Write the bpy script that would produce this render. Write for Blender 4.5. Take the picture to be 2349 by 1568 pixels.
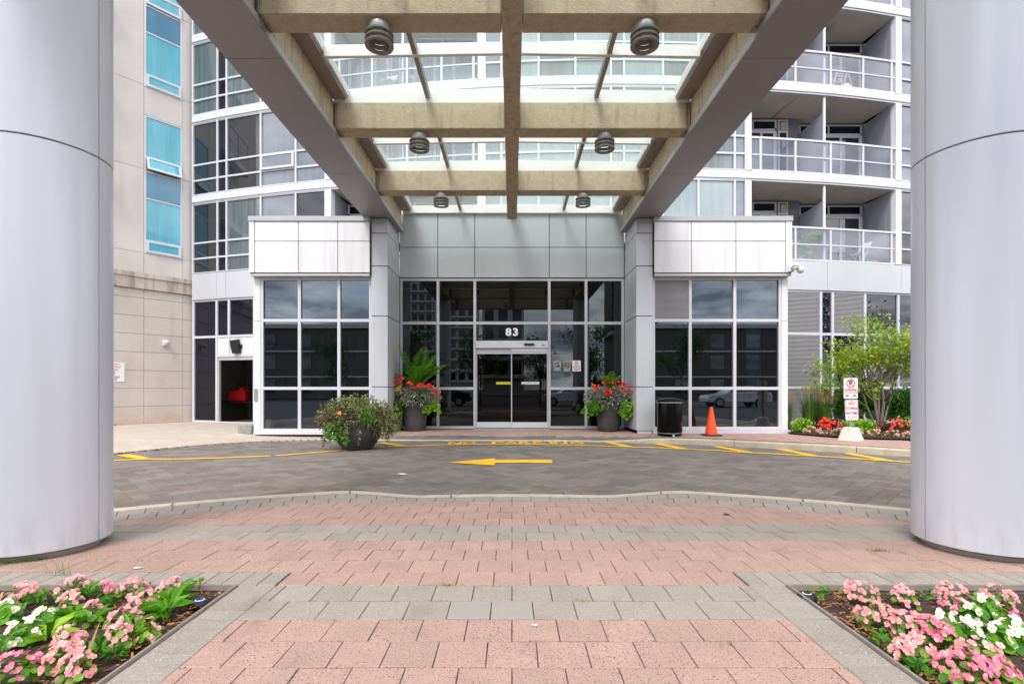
import bpy, bmesh, math, random
import numpy as np
from mathutils import Vector, Matrix
R_ = math.radians
scene = bpy.context.scene
for o in list(bpy.data.objects):
    bpy.data.objects.remove(o)

# ---------------------------------------------------------------- camera
EYE = 1.15
cam_d = bpy.data.cameras.new('camera'); cam = bpy.data.objects.new('camera', cam_d)
scene.collection.objects.link(cam)
cam.location = (0, 0, EYE); cam.rotation_euler = (R_(90), 0, 0)
cam_d.sensor_width = 36; cam_d.lens = 17.94; cam_d.shift_y = 0.0452
cam_d.clip_start = 0.05; cam_d.clip_end = 2000
scene.camera = cam

# ---------------------------------------------------------------- sky, sun, exposure
SUN_EL, SUN_AZ = 52, 200          # azimuth clockwise from +Y
world = bpy.data.worlds.new('World'); scene.world = world; world.use_nodes = True
nt = world.node_tree; nt.nodes.clear()
def N(t, **k):
    n = nt.nodes.new(t)
    for a, b in k.items(): setattr(n, a, b)
    return n
wo = N('ShaderNodeOutputWorld'); bg = N('ShaderNodeBackground'); L = nt.links.new
sky = N('ShaderNodeTexSky', sky_type='NISHITA', sun_disc=False)
sky.sun_elevation = R_(SUN_EL); sky.sun_rotation = R_(SUN_AZ)
sky.air_density = 1.0; sky.dust_density = 2.0
tc = N('ShaderNodeTexCoord'); sep = N('ShaderNodeSeparateXYZ'); L(tc.outputs['Generated'], sep.inputs[0])
zz = N('ShaderNodeMath', operation='ADD'); L(sep.outputs[2], zz.inputs[0]); zz.inputs[1].default_value = 0.16
zm = N('ShaderNodeMath', operation='MAXIMUM'); L(zz.outputs[0], zm.inputs[0]); zm.inputs[1].default_value = 0.06
dx = N('ShaderNodeMath', operation='DIVIDE'); L(sep.outputs[0], dx.inputs[0]); L(zm.outputs[0], dx.inputs[1])
dy = N('ShaderNodeMath', operation='DIVIDE'); L(sep.outputs[1], dy.inputs[0]); L(zm.outputs[0], dy.inputs[1])
cb = N('ShaderNodeCombineXYZ'); L(dx.outputs[0], cb.inputs[0]); L(dy.outputs[0], cb.inputs[1])
n1 = N('ShaderNodeTexNoise'); L(cb.outputs[0], n1.inputs['Vector'])
n1.inputs['Scale'].default_value = 0.75; n1.inputs['Detail'].default_value = 8; n1.inputs['Roughness'].default_value = 0.58
cov = N('ShaderNodeValToRGB'); L(n1.outputs['Fac'], cov.inputs[0])
cov.color_ramp.elements[0].position = 0.30; cov.color_ramp.elements[1].position = 0.48
n2 = N('ShaderNodeTexNoise'); L(cb.outputs[0], n2.inputs['Vector'])
n2.inputs['Scale'].default_value = 1.3; n2.inputs['Detail'].default_value = 7; n2.inputs['Roughness'].default_value = 0.6
cc = N('ShaderNodeValToRGB'); L(n2.outputs['Fac'], cc.inputs[0])
cc.color_ramp.elements[0].position = 0.38; cc.color_ramp.elements[0].color = (3.0, 3.3, 3.9, 1)
cc.color_ramp.elements[1].position = 0.62; cc.color_ramp.elements[1].color = (13.5, 13.3, 13.4, 1)
mx = N('ShaderNodeMixRGB'); L(cov.outputs[0], mx.inputs[0]); L(sky.outputs[0], mx.inputs[1]); L(cc.outputs[0], mx.inputs[2])
L(mx.outputs[0], bg.inputs[0]); bg.inputs[1].default_value = 0.11
L(bg.outputs[0], wo.inputs[0])

sun_d = bpy.data.lights.new('sun', 'SUN'); sun = bpy.data.objects.new('sun', sun_d); scene.collection.objects.link(sun)
sun_d.energy = 1.3; sun_d.angle = R_(20); sun_d.color = (1, 0.965, 0.91)
az, el = R_(SUN_AZ), R_(SUN_EL)
to_sun = Vector((math.sin(az)*math.cos(el), math.cos(az)*math.cos(el), math.sin(el)))
sun.rotation_euler = to_sun.to_track_quat('Z', 'Y').to_euler(); sun.location = to_sun*60
scene.view_settings.view_transform = 'Standard'; scene.view_settings.look = 'None'
scene.view_settings.exposure = 1.05; scene.view_settings.gamma = 1.0
scene.view_settings.use_curve_mapping = False
scene.render.engine = 'CYCLES'
scene.cycles.max_bounces = 10; scene.cycles.transparent_max_bounces = 16
scene.cycles.diffuse_bounces = 4; scene.cycles.glossy_bounces = 5
scene.cycles.use_denoising = True
scene.cycles.caustics_reflective = False; scene.cycles.caustics_refractive = False

# ---------------------------------------------------------------- helpers
random.seed(7); rng = np.random.default_rng(7)
COL = scene.collection
def lin(r, g, b):
    f = lambda c: (c/255/12.92) if c/255 <= .04045 else ((c/255+.055)/1.055)**2.4
    return (f(r), f(g), f(b))
F = 1170.0; CX = 1174.0; HY = 890.0           # photo measurement frame -> metres
def at(px, py, Y): return Vector(((px-CX)*Y/F, Y, EYE-(py-HY)*Y/F))
def gnd(px, py, z=0.0):
    Y = (EYE-z)*F/(py-HY); return Vector(((px-CX)*Y/F, Y, z))
def sm(a, b, x):
    t = min(1, max(0, (x-a)/(b-a))); return t*t*(3-2*t)

class MB:
    def __init__(s): s.v = []; s.f = []
    def add(s, vs, fs):
        n = len(s.v); s.v.extend([tuple(v) for v in vs]); s.f.extend([tuple(i+n for i in f) for f in fs]); return s
    def box(s, x0, x1, y0, y1, z0, z1):
        return s.add([(x0,y0,z0),(x1,y0,z0),(x1,y1,z0),(x0,y1,z0),(x0,y0,z1),(x1,y0,z1),(x1,y1,z1),(x0,y1,z1)],
              [(3,2,1,0),(4,5,6,7),(0,1,5,4),(1,2,6,5),(2,3,7,6),(3,0,4,7)])
    def obox(s, p, q, o0, o1, z0, z1):
        """prism along plan line p->q, offset o0..o1 along outward normal (to the right of p->q), z0..z1"""
        d = Vector((q[0]-p[0], q[1]-p[1])); d.normalize(); n = Vector((d.y, -d.x))
        a = [(p[0]+n.x*o0, p[1]+n.y*o0), (q[0]+n.x*o0, q[1]+n.y*o0), (q[0]+n.x*o1, q[1]+n.y*o1), (p[0]+n.x*o1, p[1]+n.y*o1)]
        vs = [(x, y, z0) for x, y in a]+[(x, y, z1) for x, y in a]
        return s.add(vs, [(0,1,2,3),(7,6,5,4),(1,0,4,5),(2,1,5,6),(3,2,6,7),(0,3,7,4)])
    def prism(s, poly, z0, z1, bev=0):
        n = len(poly); zf = z1 if callable(z1) else (lambda x, y: z1)
        if bev:
            cx = sum(p[0] for p in poly)/n; cy = sum(p[1] for p in poly)/n
            inn = []
            for x, y in poly:
                d = math.hypot(x-cx, y-cy) or 1; k = 1-bev*1.4/d; inn.append((cx+(x-cx)*k, cy+(y-cy)*k))
            vs = [(x, y, zf(x, y)-.03) for x, y in poly]+[(x, y, zf(x, y)-bev) for x, y in poly]+[(x, y, zf(x, y)) for x, y in inn]
            fs = [tuple(2*n+i for i in range(n))]
            for k in (0, n): fs += [(k+i, k+(i+1) % n, k+n+(i+1) % n, k+n+i) for i in range(n)]
        else:
            vs = [(x, y, z0) for x, y in poly]+[(x, y, zf(x, y)) for x, y in poly]
            fs = [tuple(range(n-1, -1, -1)), tuple(n+i for i in range(n))]+[(i, (i+1) % n, n+(i+1) % n, n+i) for i in range(n)]
        return s.add(vs, fs)
    def lathe(s, prof, c=(0,0,0), seg=24, cap=True, wob=None):
        n0 = len(s.v)
        for r, z in prof:
            for k in range(seg):
                a = 2*math.pi*k/seg; rr = r*(1+(wob(a, z) if wob else 0))
                s.v.append((c[0]+rr*math.cos(a), c[1]+rr*math.sin(a), c[2]+z))
        for i in range(len(prof)-1):
            for k in range(seg):
                a, b = n0+i*seg+k, n0+i*seg+(k+1) % seg
                s.f.append((a, b, b+seg, a+seg))
        if cap:
            s.f.append(tuple(n0+k for k in range(seg-1, -1, -1)))
            m = n0+(len(prof)-1)*seg; s.f.append(tuple(m+k for k in range(seg)))
        return s
    def tube(s, pts, rad, seg=6):
        n0 = len(s.v); pts = [Vector(p) for p in pts]
        for i, p in enumerate(pts):
            d = (pts[min(i+1, len(pts)-1)]-pts[max(i-1, 0)]).normalized()
            u = d.cross(Vector((0, 0, 1)))
            if u.length < 1e-3: u = d.cross(Vector((1, 0, 0)))
            u.normalize(); w = d.cross(u)
            r = rad[i] if hasattr(rad, '__len__') else rad
            for k in range(seg):
                a = 2*math.pi*k/seg; q = p+(u*math.cos(a)+w*math.sin(a))*r; s.v.append(tuple(q))
        for i in range(len(pts)-1):
            for k in range(seg):
                a, b = n0+i*seg+k, n0+i*seg+(k+1) % seg
                s.f.append((a, a+seg, b+seg, b))
        s.f.append(tuple(n0+k for k in range(seg))); m = n0+(len(pts)-1)*seg
        s.f.append(tuple(m+k for k in range(seg-1, -1, -1)))
        return s
    def build(s, name, mat, parent=None, smooth=False, bevel=0, origin=None):
        me = bpy.data.meshes.new(name)
        off = Vector(origin) if origin is not None else (wloc(parent) if parent else Vector((0,0,0)))
        me.from_pydata([(v[0]-off[0], v[1]-off[1], v[2]-off[2]) for v in s.v], [], s.f); me.update()
        bm = bmesh.new(); bm.from_mesh(me); bmesh.ops.recalc_face_normals(bm, faces=bm.faces[:])
        if bevel: bmesh.ops.bevel(bm, geom=bm.edges[:], offset=bevel, segments=1, affect='EDGES')
        bm.to_mesh(me); bm.free()
        if smooth: me.shade_smooth() if hasattr(me, 'shade_smooth') else None
        me.materials.append(mat)
        ob = bpy.data.objects.new(name, me); COL.objects.link(ob)
        if parent: ob.parent = parent; ob.location = off-wloc(parent)
        elif origin is not None: ob.location = off
        return ob
def wloc(o):
    v = Vector((0, 0, 0))
    while o is not None: v += o.location; o = o.parent
    return v
def tag(o, label, cat=None, group=None, kind=None):
    o['label'] = label
    if cat: o['category'] = cat
    if group: o['group'] = group
    if kind: o['kind'] = kind
    return o
def empty(name, loc, label, cat, group=None, kind=None):
    o = bpy.data.objects.new(name, None); COL.objects.link(o); o.location = loc; o.empty_display_size = .2
    return tag(o, label, cat, group, kind)
def np_mesh(name, V, Fc, mat, parent=None, smooth=False, mat_idx=None, mats=None):
    me = bpy.data.meshes.new(name); off = wloc(parent) if parent else Vector((0,0,0))
    V = np.asarray(V, float)-np.array(off); me.from_pydata(V.tolist(), [], [tuple(f) for f in Fc])
    for m in (mats or [mat]): me.materials.append(m)
    if mat_idx is not None: me.polygons.foreach_set('material_index', np.asarray(mat_idx, np.int32))
    if smooth: me.shade_smooth()
    me.update(); ob = bpy.data.objects.new(name, me); COL.objects.link(ob)
    if parent: ob.parent = parent
    return ob
def shared(name, me, parent, loc, rot=0.0, scale=None):
    ob = bpy.data.objects.new(name, me); COL.objects.link(ob); ob.parent = parent
    ob.location = loc; ob.rotation_euler = (0, 0, rot)
    if scale: ob.scale = scale
    return ob

# ---------------------------------------------------------------- materials
def new_mat(name):
    m = bpy.data.materials.new(name); m.use_nodes = True; t = m.node_tree; t.nodes.clear()
    out = t.nodes.new('ShaderNodeOutputMaterial'); return m, t, out
def pmat(name, col, rough=.5, metal=0., var=.12, vscale=3., bump=0., bscale=60., rnd=0., speck=None, spec=.5, stretch=None, ior=None, coat=0., island=0.):
    """Principled with broad noise variation, per-object or per-island brightness, optional specks (colour, scale, amount), bump"""
    m, t, out = new_mat(name); n = t.nodes; l = t.links.new
    b = n.new('ShaderNodeBsdfPrincipled'); l(b.outputs[0], out.inputs[0])
    g = n.new('ShaderNodeNewGeometry'); vec = g.outputs['Position']
    if stretch:
        mp = n.new('ShaderNodeMapping'); mp.inputs['Scale'].default_value = stretch; l(vec, mp.inputs[0]); v2 = mp.outputs[0]
    else: v2 = vec
    no = n.new('ShaderNodeTexNoise'); no.inputs['Scale'].default_value = vscale; no.inputs['Detail'].default_value = 6; no.inputs['Roughness'].default_value = .62; l(v2, no.inputs['Vector'])
    r = n.new('ShaderNodeMapRange'); l(no.outputs['Fac'], r.inputs[0]); r.inputs[1].default_value = .3; r.inputs[2].default_value = .7
    r.inputs[3].default_value = 1-var; r.inputs[4].default_value = 1+var
    fac = r.outputs[0]
    def mul(a, bb):
        q = n.new('ShaderNodeMath'); q.operation = 'MULTIPLY'; l(a, q.inputs[0]); l(bb, q.inputs[1]); return q.outputs[0]
    for amt, src in ((rnd, 'obj'), (island, 'isl')):
        if amt:
            if src == 'obj': o = n.new('ShaderNodeObjectInfo').outputs['Random']
            else: o = g.outputs['Random Per Island']
            r2 = n.new('ShaderNodeMapRange'); l(o, r2.inputs[0]); r2.inputs[3].default_value = 1-amt; r2.inputs[4].default_value = 1+amt
            fac = mul(fac, r2.outputs[0])
    rgb = n.new('ShaderNodeRGB'); rgb.outputs[0].default_value = (*col, 1)
    vm = n.new('ShaderNodeVectorMath'); vm.operation = 'SCALE'; l(rgb.outputs[0], vm.inputs[0]); l(fac, vm.inputs['Scale'])
    c = vm.outputs[0]
    for sp in (speck or []):
        sc, ss, lo, hi = sp
        s = n.new('ShaderNodeTexNoise'); s.inputs['Scale'].default_value = ss; s.inputs['Detail'].default_value = 2; l(vec, s.inputs['Vector'])
        r3 = n.new('ShaderNodeMapRange'); l(s.outputs['Fac'], r3.inputs[0]); r3.inputs[1].default_value = lo; r3.inputs[2].default_value = hi
        mm = n.new('ShaderNodeMixRGB'); l(r3.outputs[0], mm.inputs[0]); l(c, mm.inputs[1]); mm.inputs[2].default_value = (*sc, 1); c = mm.outputs[0]
    l(c, b.inputs['Base Color'])
    b.inputs['Roughness'].default_value = rough; b.inputs['Metallic'].default_value = metal
    if 'Specular IOR Level' in b.inputs: b.inputs['Specular IOR Level'].default_value = spec
    if ior: b.inputs['IOR'].default_value = ior
    if coat: b.inputs['Coat Weight'].default_value = coat
    if bump:
        bn = n.new('ShaderNodeTexNoise'); bn.inputs['Scale'].default_value = bscale; bn.inputs['Detail'].default_value = 4; l(vec, bn.inputs['Vector'])
        bp = n.new('ShaderNodeBump'); bp.inputs['Strength'].default_value = bump; bp.inputs['Distance'].default_value = .01
        l(bn.outputs['Fac'], bp.inputs['Height']); l(bp.outputs[0], b.inputs['Normal'])
    return m
def leafmat(name, cols, trans=.35, rough=.5):
    """leaf: colour from a ramp by random-per-island, diffuse + translucent + soft gloss"""
    m, t, out = new_mat(name); n = t.nodes; l = t.links.new
    g = n.new('ShaderNodeNewGeometry'); rp = n.new('ShaderNodeValToRGB'); l(g.outputs['Random Per Island'], rp.inputs[0])
    el = rp.color_ramp.elements
    while len(el) < len(cols): el.new(.5)
    for i, c in enumerate(cols): el[i].position = i/(max(1, len(cols)-1)); el[i].color = (*c, 1)
    d = n.new('ShaderNodeBsdfPrincipled'); d.inputs['Roughness'].default_value = rough; d.inputs['Specular IOR Level'].default_value = .35; l(rp.outputs[0], d.inputs['Base Color'])
    tr = n.new('ShaderNodeBsdfTranslucent'); l(rp.outputs[0], tr.inputs[0])
    mx = n.new('ShaderNodeMixShader'); mx.inputs[0].default_value = trans; l(d.outputs[0], mx.inputs[1]); l(tr.outputs[0], mx.inputs[2]); l(mx.outputs[0], out.inputs[0])
    return m
def glassmat(name, tint, refl=.06, refl_tint=(1,1,1), wav=.0, ior=1.5, haze=0., hazecol=(.8,.9,.88), wscale=1.2):
    """thin pane: tinted see-through plus mirror reflection; haze adds a dusty film"""
    m, t, out = new_mat(name); n = t.nodes; l = t.links.new
    tr = n.new('ShaderNodeBsdfTransparent'); tr.inputs[0].default_value = (*tint, 1)
    gl = n.new('ShaderNodeBsdfGlossy'); gl.inputs[0].default_value = (*refl_tint, 1); gl.inputs['Roughness'].default_value = .004
    lw = n.new('ShaderNodeLayerWeight'); lw.inputs[0].default_value = .5
    fr = n.new('ShaderNodeMath'); fr.operation = 'POWER'; l(lw.outputs['Facing'], fr.inputs[0]); fr.inputs[1].default_value = 5.
    ad = n.new('ShaderNodeMath'); ad.operation = 'ADD'; ad.use_clamp = True; l(fr.outputs[0], ad.inputs[0]); ad.inputs[1].default_value = refl
    if wav:
        g = n.new('ShaderNodeNewGeometry'); no = n.new('ShaderNodeTexNoise'); no.inputs['Scale'].default_value = wscale; no.inputs['Detail'].default_value = 1; l(g.outputs['Position'], no.inputs['Vector'])
        bp = n.new('ShaderNodeBump'); bp.inputs['Strength'].default_value = wav; bp.inputs['Distance'].default_value = .02; l(no.outputs['Fac'], bp.inputs['Height'])
        l(bp.outputs[0], gl.inputs['Normal'])
    base = tr.outputs[0]
    if haze:
        df = n.new('ShaderNodeBsdfDiffuse'); df.inputs[0].default_value = (*hazecol, 1)
        tl = n.new('ShaderNodeBsdfTranslucent'); tl.inputs[0].default_value = (*hazecol, 1)
        a2 = n.new('ShaderNodeAddShader'); l(df.outputs[0], a2.inputs[0]); l(tl.outputs[0], a2.inputs[1])
        mh = n.new('ShaderNodeMixShader'); mh.inputs[0].default_value = haze; l(base, mh.inputs[1]); l(a2.outputs[0], mh.inputs[2]); base = mh.outputs[0]
    mx = n.new('ShaderNodeMixShader'); l(ad.outputs[0], mx.inputs[0]); l(base, mx.inputs[1]); l(gl.outputs[0], mx.inputs[2]); l(mx.outputs[0], out.inputs[0])
    return m
def darkglass(name, col, ior=1.9, wav=.05, rough=.01, wscale=1.1, streak=0.):
    """tinted window backed by a dark room: dark body with a mirror surface, slightly wavy"""
    m, t, out = new_mat(name); n = t.nodes; l = t.links.new
    b = n.new('ShaderNodeBsdfPrincipled'); l(b.outputs[0], out.inputs[0])
    b.inputs['Base Color'].default_value = (*col, 1); b.inputs['Roughness'].default_value = rough; b.inputs['IOR'].default_value = ior
    g = n.new('ShaderNodeNewGeometry'); no = n.new('ShaderNodeTexNoise'); no.inputs['Scale'].default_value = wscale; no.inputs['Detail'].default_value = 1; l(g.outputs['Position'], no.inputs['Vector'])
    bp = n.new('ShaderNodeBump'); bp.inputs['Strength'].default_value = wav; bp.inputs['Distance'].default_value = .02; l(no.outputs['Fac'], bp.inputs['Height']); l(bp.outputs[0], b.inputs['Normal'])
    if streak:                                       # blind slats and folds seen through the tint
        mp = n.new('ShaderNodeMapping'); mp.inputs['Scale'].default_value = (7, 7, .35); l(g.outputs['Position'], mp.inputs[0])
        s2 = n.new('ShaderNodeTexNoise'); s2.inputs['Scale'].default_value = 1.; s2.inputs['Detail'].default_value = 5; l(mp.outputs[0], s2.inputs['Vector'])
        oi = n.new('ShaderNodeObjectInfo'); r1 = n.new('ShaderNodeMapRange'); l(oi.outputs['Random'], r1.inputs[0]); r1.inputs[3].default_value = 1-streak*.6; r1.inputs[4].default_value = 1+streak*.6
        r2 = n.new('ShaderNodeMapRange'); l(s2.outputs['Fac'], r2.inputs[0]); r2.inputs[1].default_value = .3; r2.inputs[2].default_value = .7; r2.inputs[3].default_value = 1-streak; r2.inputs[4].default_value = 1+streak
        mu = n.new('ShaderNodeMath'); mu.operation = 'MULTIPLY'; l(r1.outputs[0], mu.inputs[0]); l(r2.outputs[0], mu.inputs[1])
        vm = n.new('ShaderNodeVectorMath'); vm.operation = 'SCALE'; vm.inputs[0].default_value = col; l(mu.outputs[0], vm.inputs['Scale']); l(vm.outputs[0], b.inputs['Base Color'])
    return m
def stain(m, col, zlo, zhi, scale, lo, hi, stretch=(1,1,1), xmin=None, amount=.8):
    """weathering marks: noise shaped patches between two heights (or beyond |x| = xmin) mixed over the base colour"""
    t = m.node_tree; n = t.nodes; l = t.links.new; b = next(q for q in n if q.type == 'BSDF_PRINCIPLED'); src = b.inputs['Base Color'].links[0].from_socket
    g = n.new('ShaderNodeNewGeometry'); sp = n.new('ShaderNodeSeparateXYZ'); l(g.outputs['Position'], sp.inputs[0])
    mp = n.new('ShaderNodeMapping'); mp.inputs['Scale'].default_value = stretch; l(g.outputs['Position'], mp.inputs[0])
    no = n.new('ShaderNodeTexNoise'); no.inputs['Scale'].default_value = scale; no.inputs['Detail'].default_value = 5; l(mp.outputs[0], no.inputs['Vector'])
    r = n.new('ShaderNodeMapRange'); l(no.outputs['Fac'], r.inputs[0]); r.inputs[1].default_value = lo; r.inputs[2].default_value = hi; r.inputs[4].default_value = amount
    k = n.new('ShaderNodeMapRange'); k.interpolation_type = 'SMOOTHSTEP'
    if xmin is None:
        l(sp.outputs[2], k.inputs[0]); k.inputs[1].default_value = zlo; k.inputs[2].default_value = zhi
    else:
        a = n.new('ShaderNodeMath'); a.operation = 'ABSOLUTE'; l(sp.outputs[0], a.inputs[0]); l(a.outputs[0], k.inputs[0]); k.inputs[1].default_value = xmin; k.inputs[2].default_value = xmin+.1
    mu = n.new('ShaderNodeMath'); mu.operation = 'MULTIPLY'; l(r.outputs[0], mu.inputs[0]); l(k.outputs[0], mu.inputs[1])
    mx = n.new('ShaderNodeMixRGB'); l(mu.outputs[0], mx.inputs[0]); l(src, mx.inputs[1]); mx.inputs[2].default_value = (*col, 1); l(mx.outputs[0], b.inputs['Base Color'])
M = {}
M['alu'] = pmat('silver aluminium cladding', lin(200,202,208), .38, .1, .05, 1.2, stretch=(1,1,.15), rnd=.03)
M['alu_dk'] = pmat('grey aluminium cladding', lin(188,191,195), .36, .15, .05, 1.0, stretch=(1,1,.2), rnd=.04)
M['white'] = pmat('white aluminium panel', lin(228,228,231), .45, .0, .03, 1.5, stretch=(2,2,.3), rnd=.025)
stain(M['white'], lin(180,180,184), -1, 0, 1., .5, .75, (6,6,.35), amount=.35)
M['frame'] = pmat('pale window frame', lin(208,210,216), .4, .0, .03, 2)
M['frame_side'] = pmat('silver lobby frame', lin(196,197,203), .4, .2, .03, 2)
M['column'] = pmat('lavender metal column skin', lin(207,209,219), .34, .18, .03, .8, stretch=(1,1,.2))
stain(M['column'], lin(150,148,156), .45, .03, 5, .42, .7, (3,3,.6), amount=.32); stain(M['column'], lin(90,88,92), -1, 0, 34, .76, .80, amount=.7)
M['louvre'] = pmat('grey louvre slat', lin(168,165,170), .5, 0, .04)
M['band'] = pmat('white spandrel', lin(216,218,223), .45, 0, .03, 1.5, stretch=(2,2,.3))
M['joint'] = pmat('dark panel joint', lin(60,58,60), .8, 0, .1)
M['soffit'] = pmat('grey violet soffit panel', lin(150,145,148), .42, .2, .04, .7)
M['lip'] = pmat('light grey lip flashing', lin(178,180,184), .4, .2, .05, 4)
M['stucco'] = pmat('tan stucco', lin(194,178,154), .95, 0, .12, 7, bump=.9, bscale=55, speck=[(lin(150,130,102), 60, .60, .74)], spec=.2)
M['canopy_white'] = pmat('white skylight frame', lin(236,234,231), .45, 0, .04, 4)
M['canopy_grey'] = pmat('taupe skylight bar', lin(150,141,136), .5, 0, .05, 3)
M['skyglass'] = glassmat('dusty skylight glass', (.935,.98,.97), .02, haze=.045, hazecol=(.82,.88,.86))
M['railglass'] = glassmat('balcony glass', (.88,.89,.94), .08, (.93,.94,1), wav=.02)
M['lobby_glass'] = glassmat('tinted lobby glass', (.10,.12,.14), .075, (.84,.93,1), wav=.02, wscale=.8)
M['door_glass'] = glassmat('dark door glass', (.17,.18,.14), .03, wav=.015, wscale=.7)
M['wing_glass'] = glassmat('tinted wing glass', (.33,.38,.42), .14, (.80,.90,1), wav=.012, wscale=.6)
M['dark_pane'] = darkglass('dark reflective pane', (.012,.014,.022), 1.9, .05)
M['green_pane'] = darkglass('grey green pane', (.10,.135,.14), 1.9, .05, streak=.4)
M['blind_pane'] = darkglass('pane with pale blind', (.23,.30,.32), 2.0, .03, streak=.1)
M['lav_pane'] = darkglass('lavender grey pane', (.15,.17,.21), 2.1, .03, streak=.1)
M['ink_pane'] = darkglass('navy spandrel pane', (.006,.007,.016), 1.5, .02)
M['cyan_pane'] = darkglass('turquoise pane', (.08,.40,.52), 1.7, .04, streak=.14)
M['blue_pane'] = darkglass('deep blue spandrel pane', (.03,.19,.33), 1.7, .04, streak=.1)
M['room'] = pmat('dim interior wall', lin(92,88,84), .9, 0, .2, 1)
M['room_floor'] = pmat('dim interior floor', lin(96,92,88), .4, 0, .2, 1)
M['curtain'] = pmat('pale interior curtain', lin(170,168,160), .9, 0, .25, 9, stretch=(3,3,.05))
M['inner_col'] = pmat('white interior column', lin(214,228,236), .6, 0, .03)
M['stone'] = pmat('precast concrete panel', lin(208,203,199), .85, 0, .07, .9, bump=.12, bscale=40)
M['stone_lo'] = pmat('beige limestone panel', lin(206,198,191), .85, 0, .06, 1.6, bump=.1, bscale=60, rnd=.03)
stain(M['stone_lo'], lin(196,150,108), .62, .0, 2.2, .42, .66, amount=.5); stain(M['stone_lo'], lin(170,156,140), -1, 0, 1.1, .56, .72, (2.5,2.5,.6), amount=.2)
M['cornice'] = pmat('weathered cornice stone', lin(196,186,174), .9, 0, .08, 1.5, bump=.2, bscale=40); stain(M['cornice'], lin(120,110,98), -1, 0, 1., .45, .66, (5,5,.5), amount=.55)
stain(M['stone'], lin(168,160,150), -1, 0, .8, .52, .72, (2.2,2.2,.25), amount=.3)
M['stucco_side'] = M['stucco'].copy(); stain(M['stucco_side'], lin(120,106,82), -1, 0, 1., .52, .72, (9,9,.7), amount=.5)
stain(M['stucco'], lin(130,115,90), -1, 0, 1., .56, .74, (7,7,.9), amount=.4); stain(M['stucco'], lin(56,50,36), 0, 0, 1., .36, .55, (30,30,.8), xmin=2.93, amount=.8)
M['concrete'] = pmat('pale concrete', lin(186,172,160), .9, 0, .12, 2.5, bump=.3, bscale=50)
M['curb'] = pmat('worn concrete curb', lin(186,174,154), .92, 0, .16, 6, bump=.4, bscale=60)
M['gblock'] = pmat('grey concrete block', lin(150,148,142), .9, 0, .18, 9, bump=.4, bscale=50)
M['pink'] = pmat('pink granite concrete paver', lin(169,138,127), .9, 0, .08, 5, bump=.35, bscale=150, rnd=.06, island=0,
    speck=[(lin(96,66,58), 115, .60, .66), (lin(200,172,158), 140, .60, .70)])
M['greyp'] = pmat('grey granite concrete paver', lin(150,141,132), .9, 0, .06, 5, bump=.3, bscale=150, rnd=.06,
    speck=[(lin(112,106,98), 120, .62, .70), (lin(196,192,184), 130, .62, .70)])
stain(M['pink'], lin(110,84,76), -1, -.2, 3.4, .60, .78, amount=.35); stain(M['pink'], lin(70,60,56), -1, -.2, 9, .75, .79, amount=.7); stain(M['greyp'], lin(100,94,88), -1, -.2, 3.1, .58, .78, amount=.4)
M['pink_s'] = pmat('pink paver mass', lin(169,138,127), .9, 0, .05, 5, island=.06, speck=[(lin(96,66,58), 115, .60, .66)])
M['grey_s'] = pmat('grey paver mass', lin(150,141,132), .9, 0, .06, 5, island=.06)
M['roadp'] = pmat('charcoal driveway paver', lin(117,108,103), .8, 0, .15, 4, bump=.2, bscale=120, rnd=.22)
M['roadp2'] = pmat('brown driveway paver', lin(122,109,100), .8, 0, .13, 4, bump=.2, bscale=120, rnd=.2)
M['road_s'] = pmat('driveway paver mass', lin(118,109,104), .8, 0, .13, 4, island=.2)
M['brick_s'] = pmat('red sidewalk brick', lin(172,140,129), .85, 0, .08, 3, island=.12)
M['sand'] = pmat('joint sand', lin(98,82,70), .95, 0, .2, 12)
M['sand_dk'] = pmat('dark joint sand', lin(140,132,122), .95, 0, .2, 12)
M['asphalt'] = pmat('asphalt', (.055,.055,.058), .9, 0, .15, 2)
M['yellow'] = pmat('yellow road paint', lin(248,188,20), .7, 0, .08, 8, speck=[(lin(140,115,70), 38, .58, .70), (lin(120,108,96), 9, .66, .74)])
M['soil'] = pmat('dark garden soil', lin(62,48,40), .95, 0, .35, 18, bump=1., bscale=45, speck=[(lin(110,80,56), 70, .62, .72)])
M['chip'] = pmat('wood mulch chip', lin(150,100,62), .9, 0, .2, 20, island=.5)
M['edge'] = pmat('grey bed edging', lin(142,132,124), .8, 0, .15, 10)
M['black'] = pmat('gloss black steel', lin(8,8,9), .22, 0, .1, 3, spec=.16)
M['blackm'] = pmat('matt black plastic', lin(30,30,33), .6, 0, .1)
M['pot'] = pmat('charcoal resin pot', lin(66,63,64), .6, 0, .16, 6, bump=.2, bscale=25)
M['orange'] = pmat('orange cone plastic', lin(250,84,24), .5, 0, .1, 9, speck=[(lin(150,60,30), 30, .66, .76)])
M['signw'] = pmat('white sign sheet', lin(240,240,240), .4, 0, .03, 5)
M['signr'] = pmat('red sign ink', lin(200,28,38), .5, 0, .03)
M['signk'] = pmat('black sign ink', lin(26,26,28), .5, 0, .03)
M['signb'] = pmat('blue sign ink', lin(30,70,140), .5, 0, .03)
M['signy'] = pmat('yellow sticker', lin(240,220,40), .5, 0, .03)
M['signg'] = pmat('grey sticker seen through tint', lin(156,152,142), .6, 0, .05)
M['steel'] = pmat('galvanised steel', lin(176,178,182), .35, .6, .08, 8)
M['lampgrey'] = pmat('dark lamp louvre', lin(142,138,134), .5, .2, .08, 8)
M['lampcap'] = pmat('lamp housing', lin(216,217,218), .35, .3, .1, 6)
M['lens'] = pmat('frosted lamp lens', lin(150,138,128), .3, 0, .1, 10)
M['cctv'] = pmat('white camera plastic', lin(236,236,238), .35, 0, .03)
M['red'] = pmat('red plastic', lin(226,24,34), .5, 0, .06)
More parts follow.
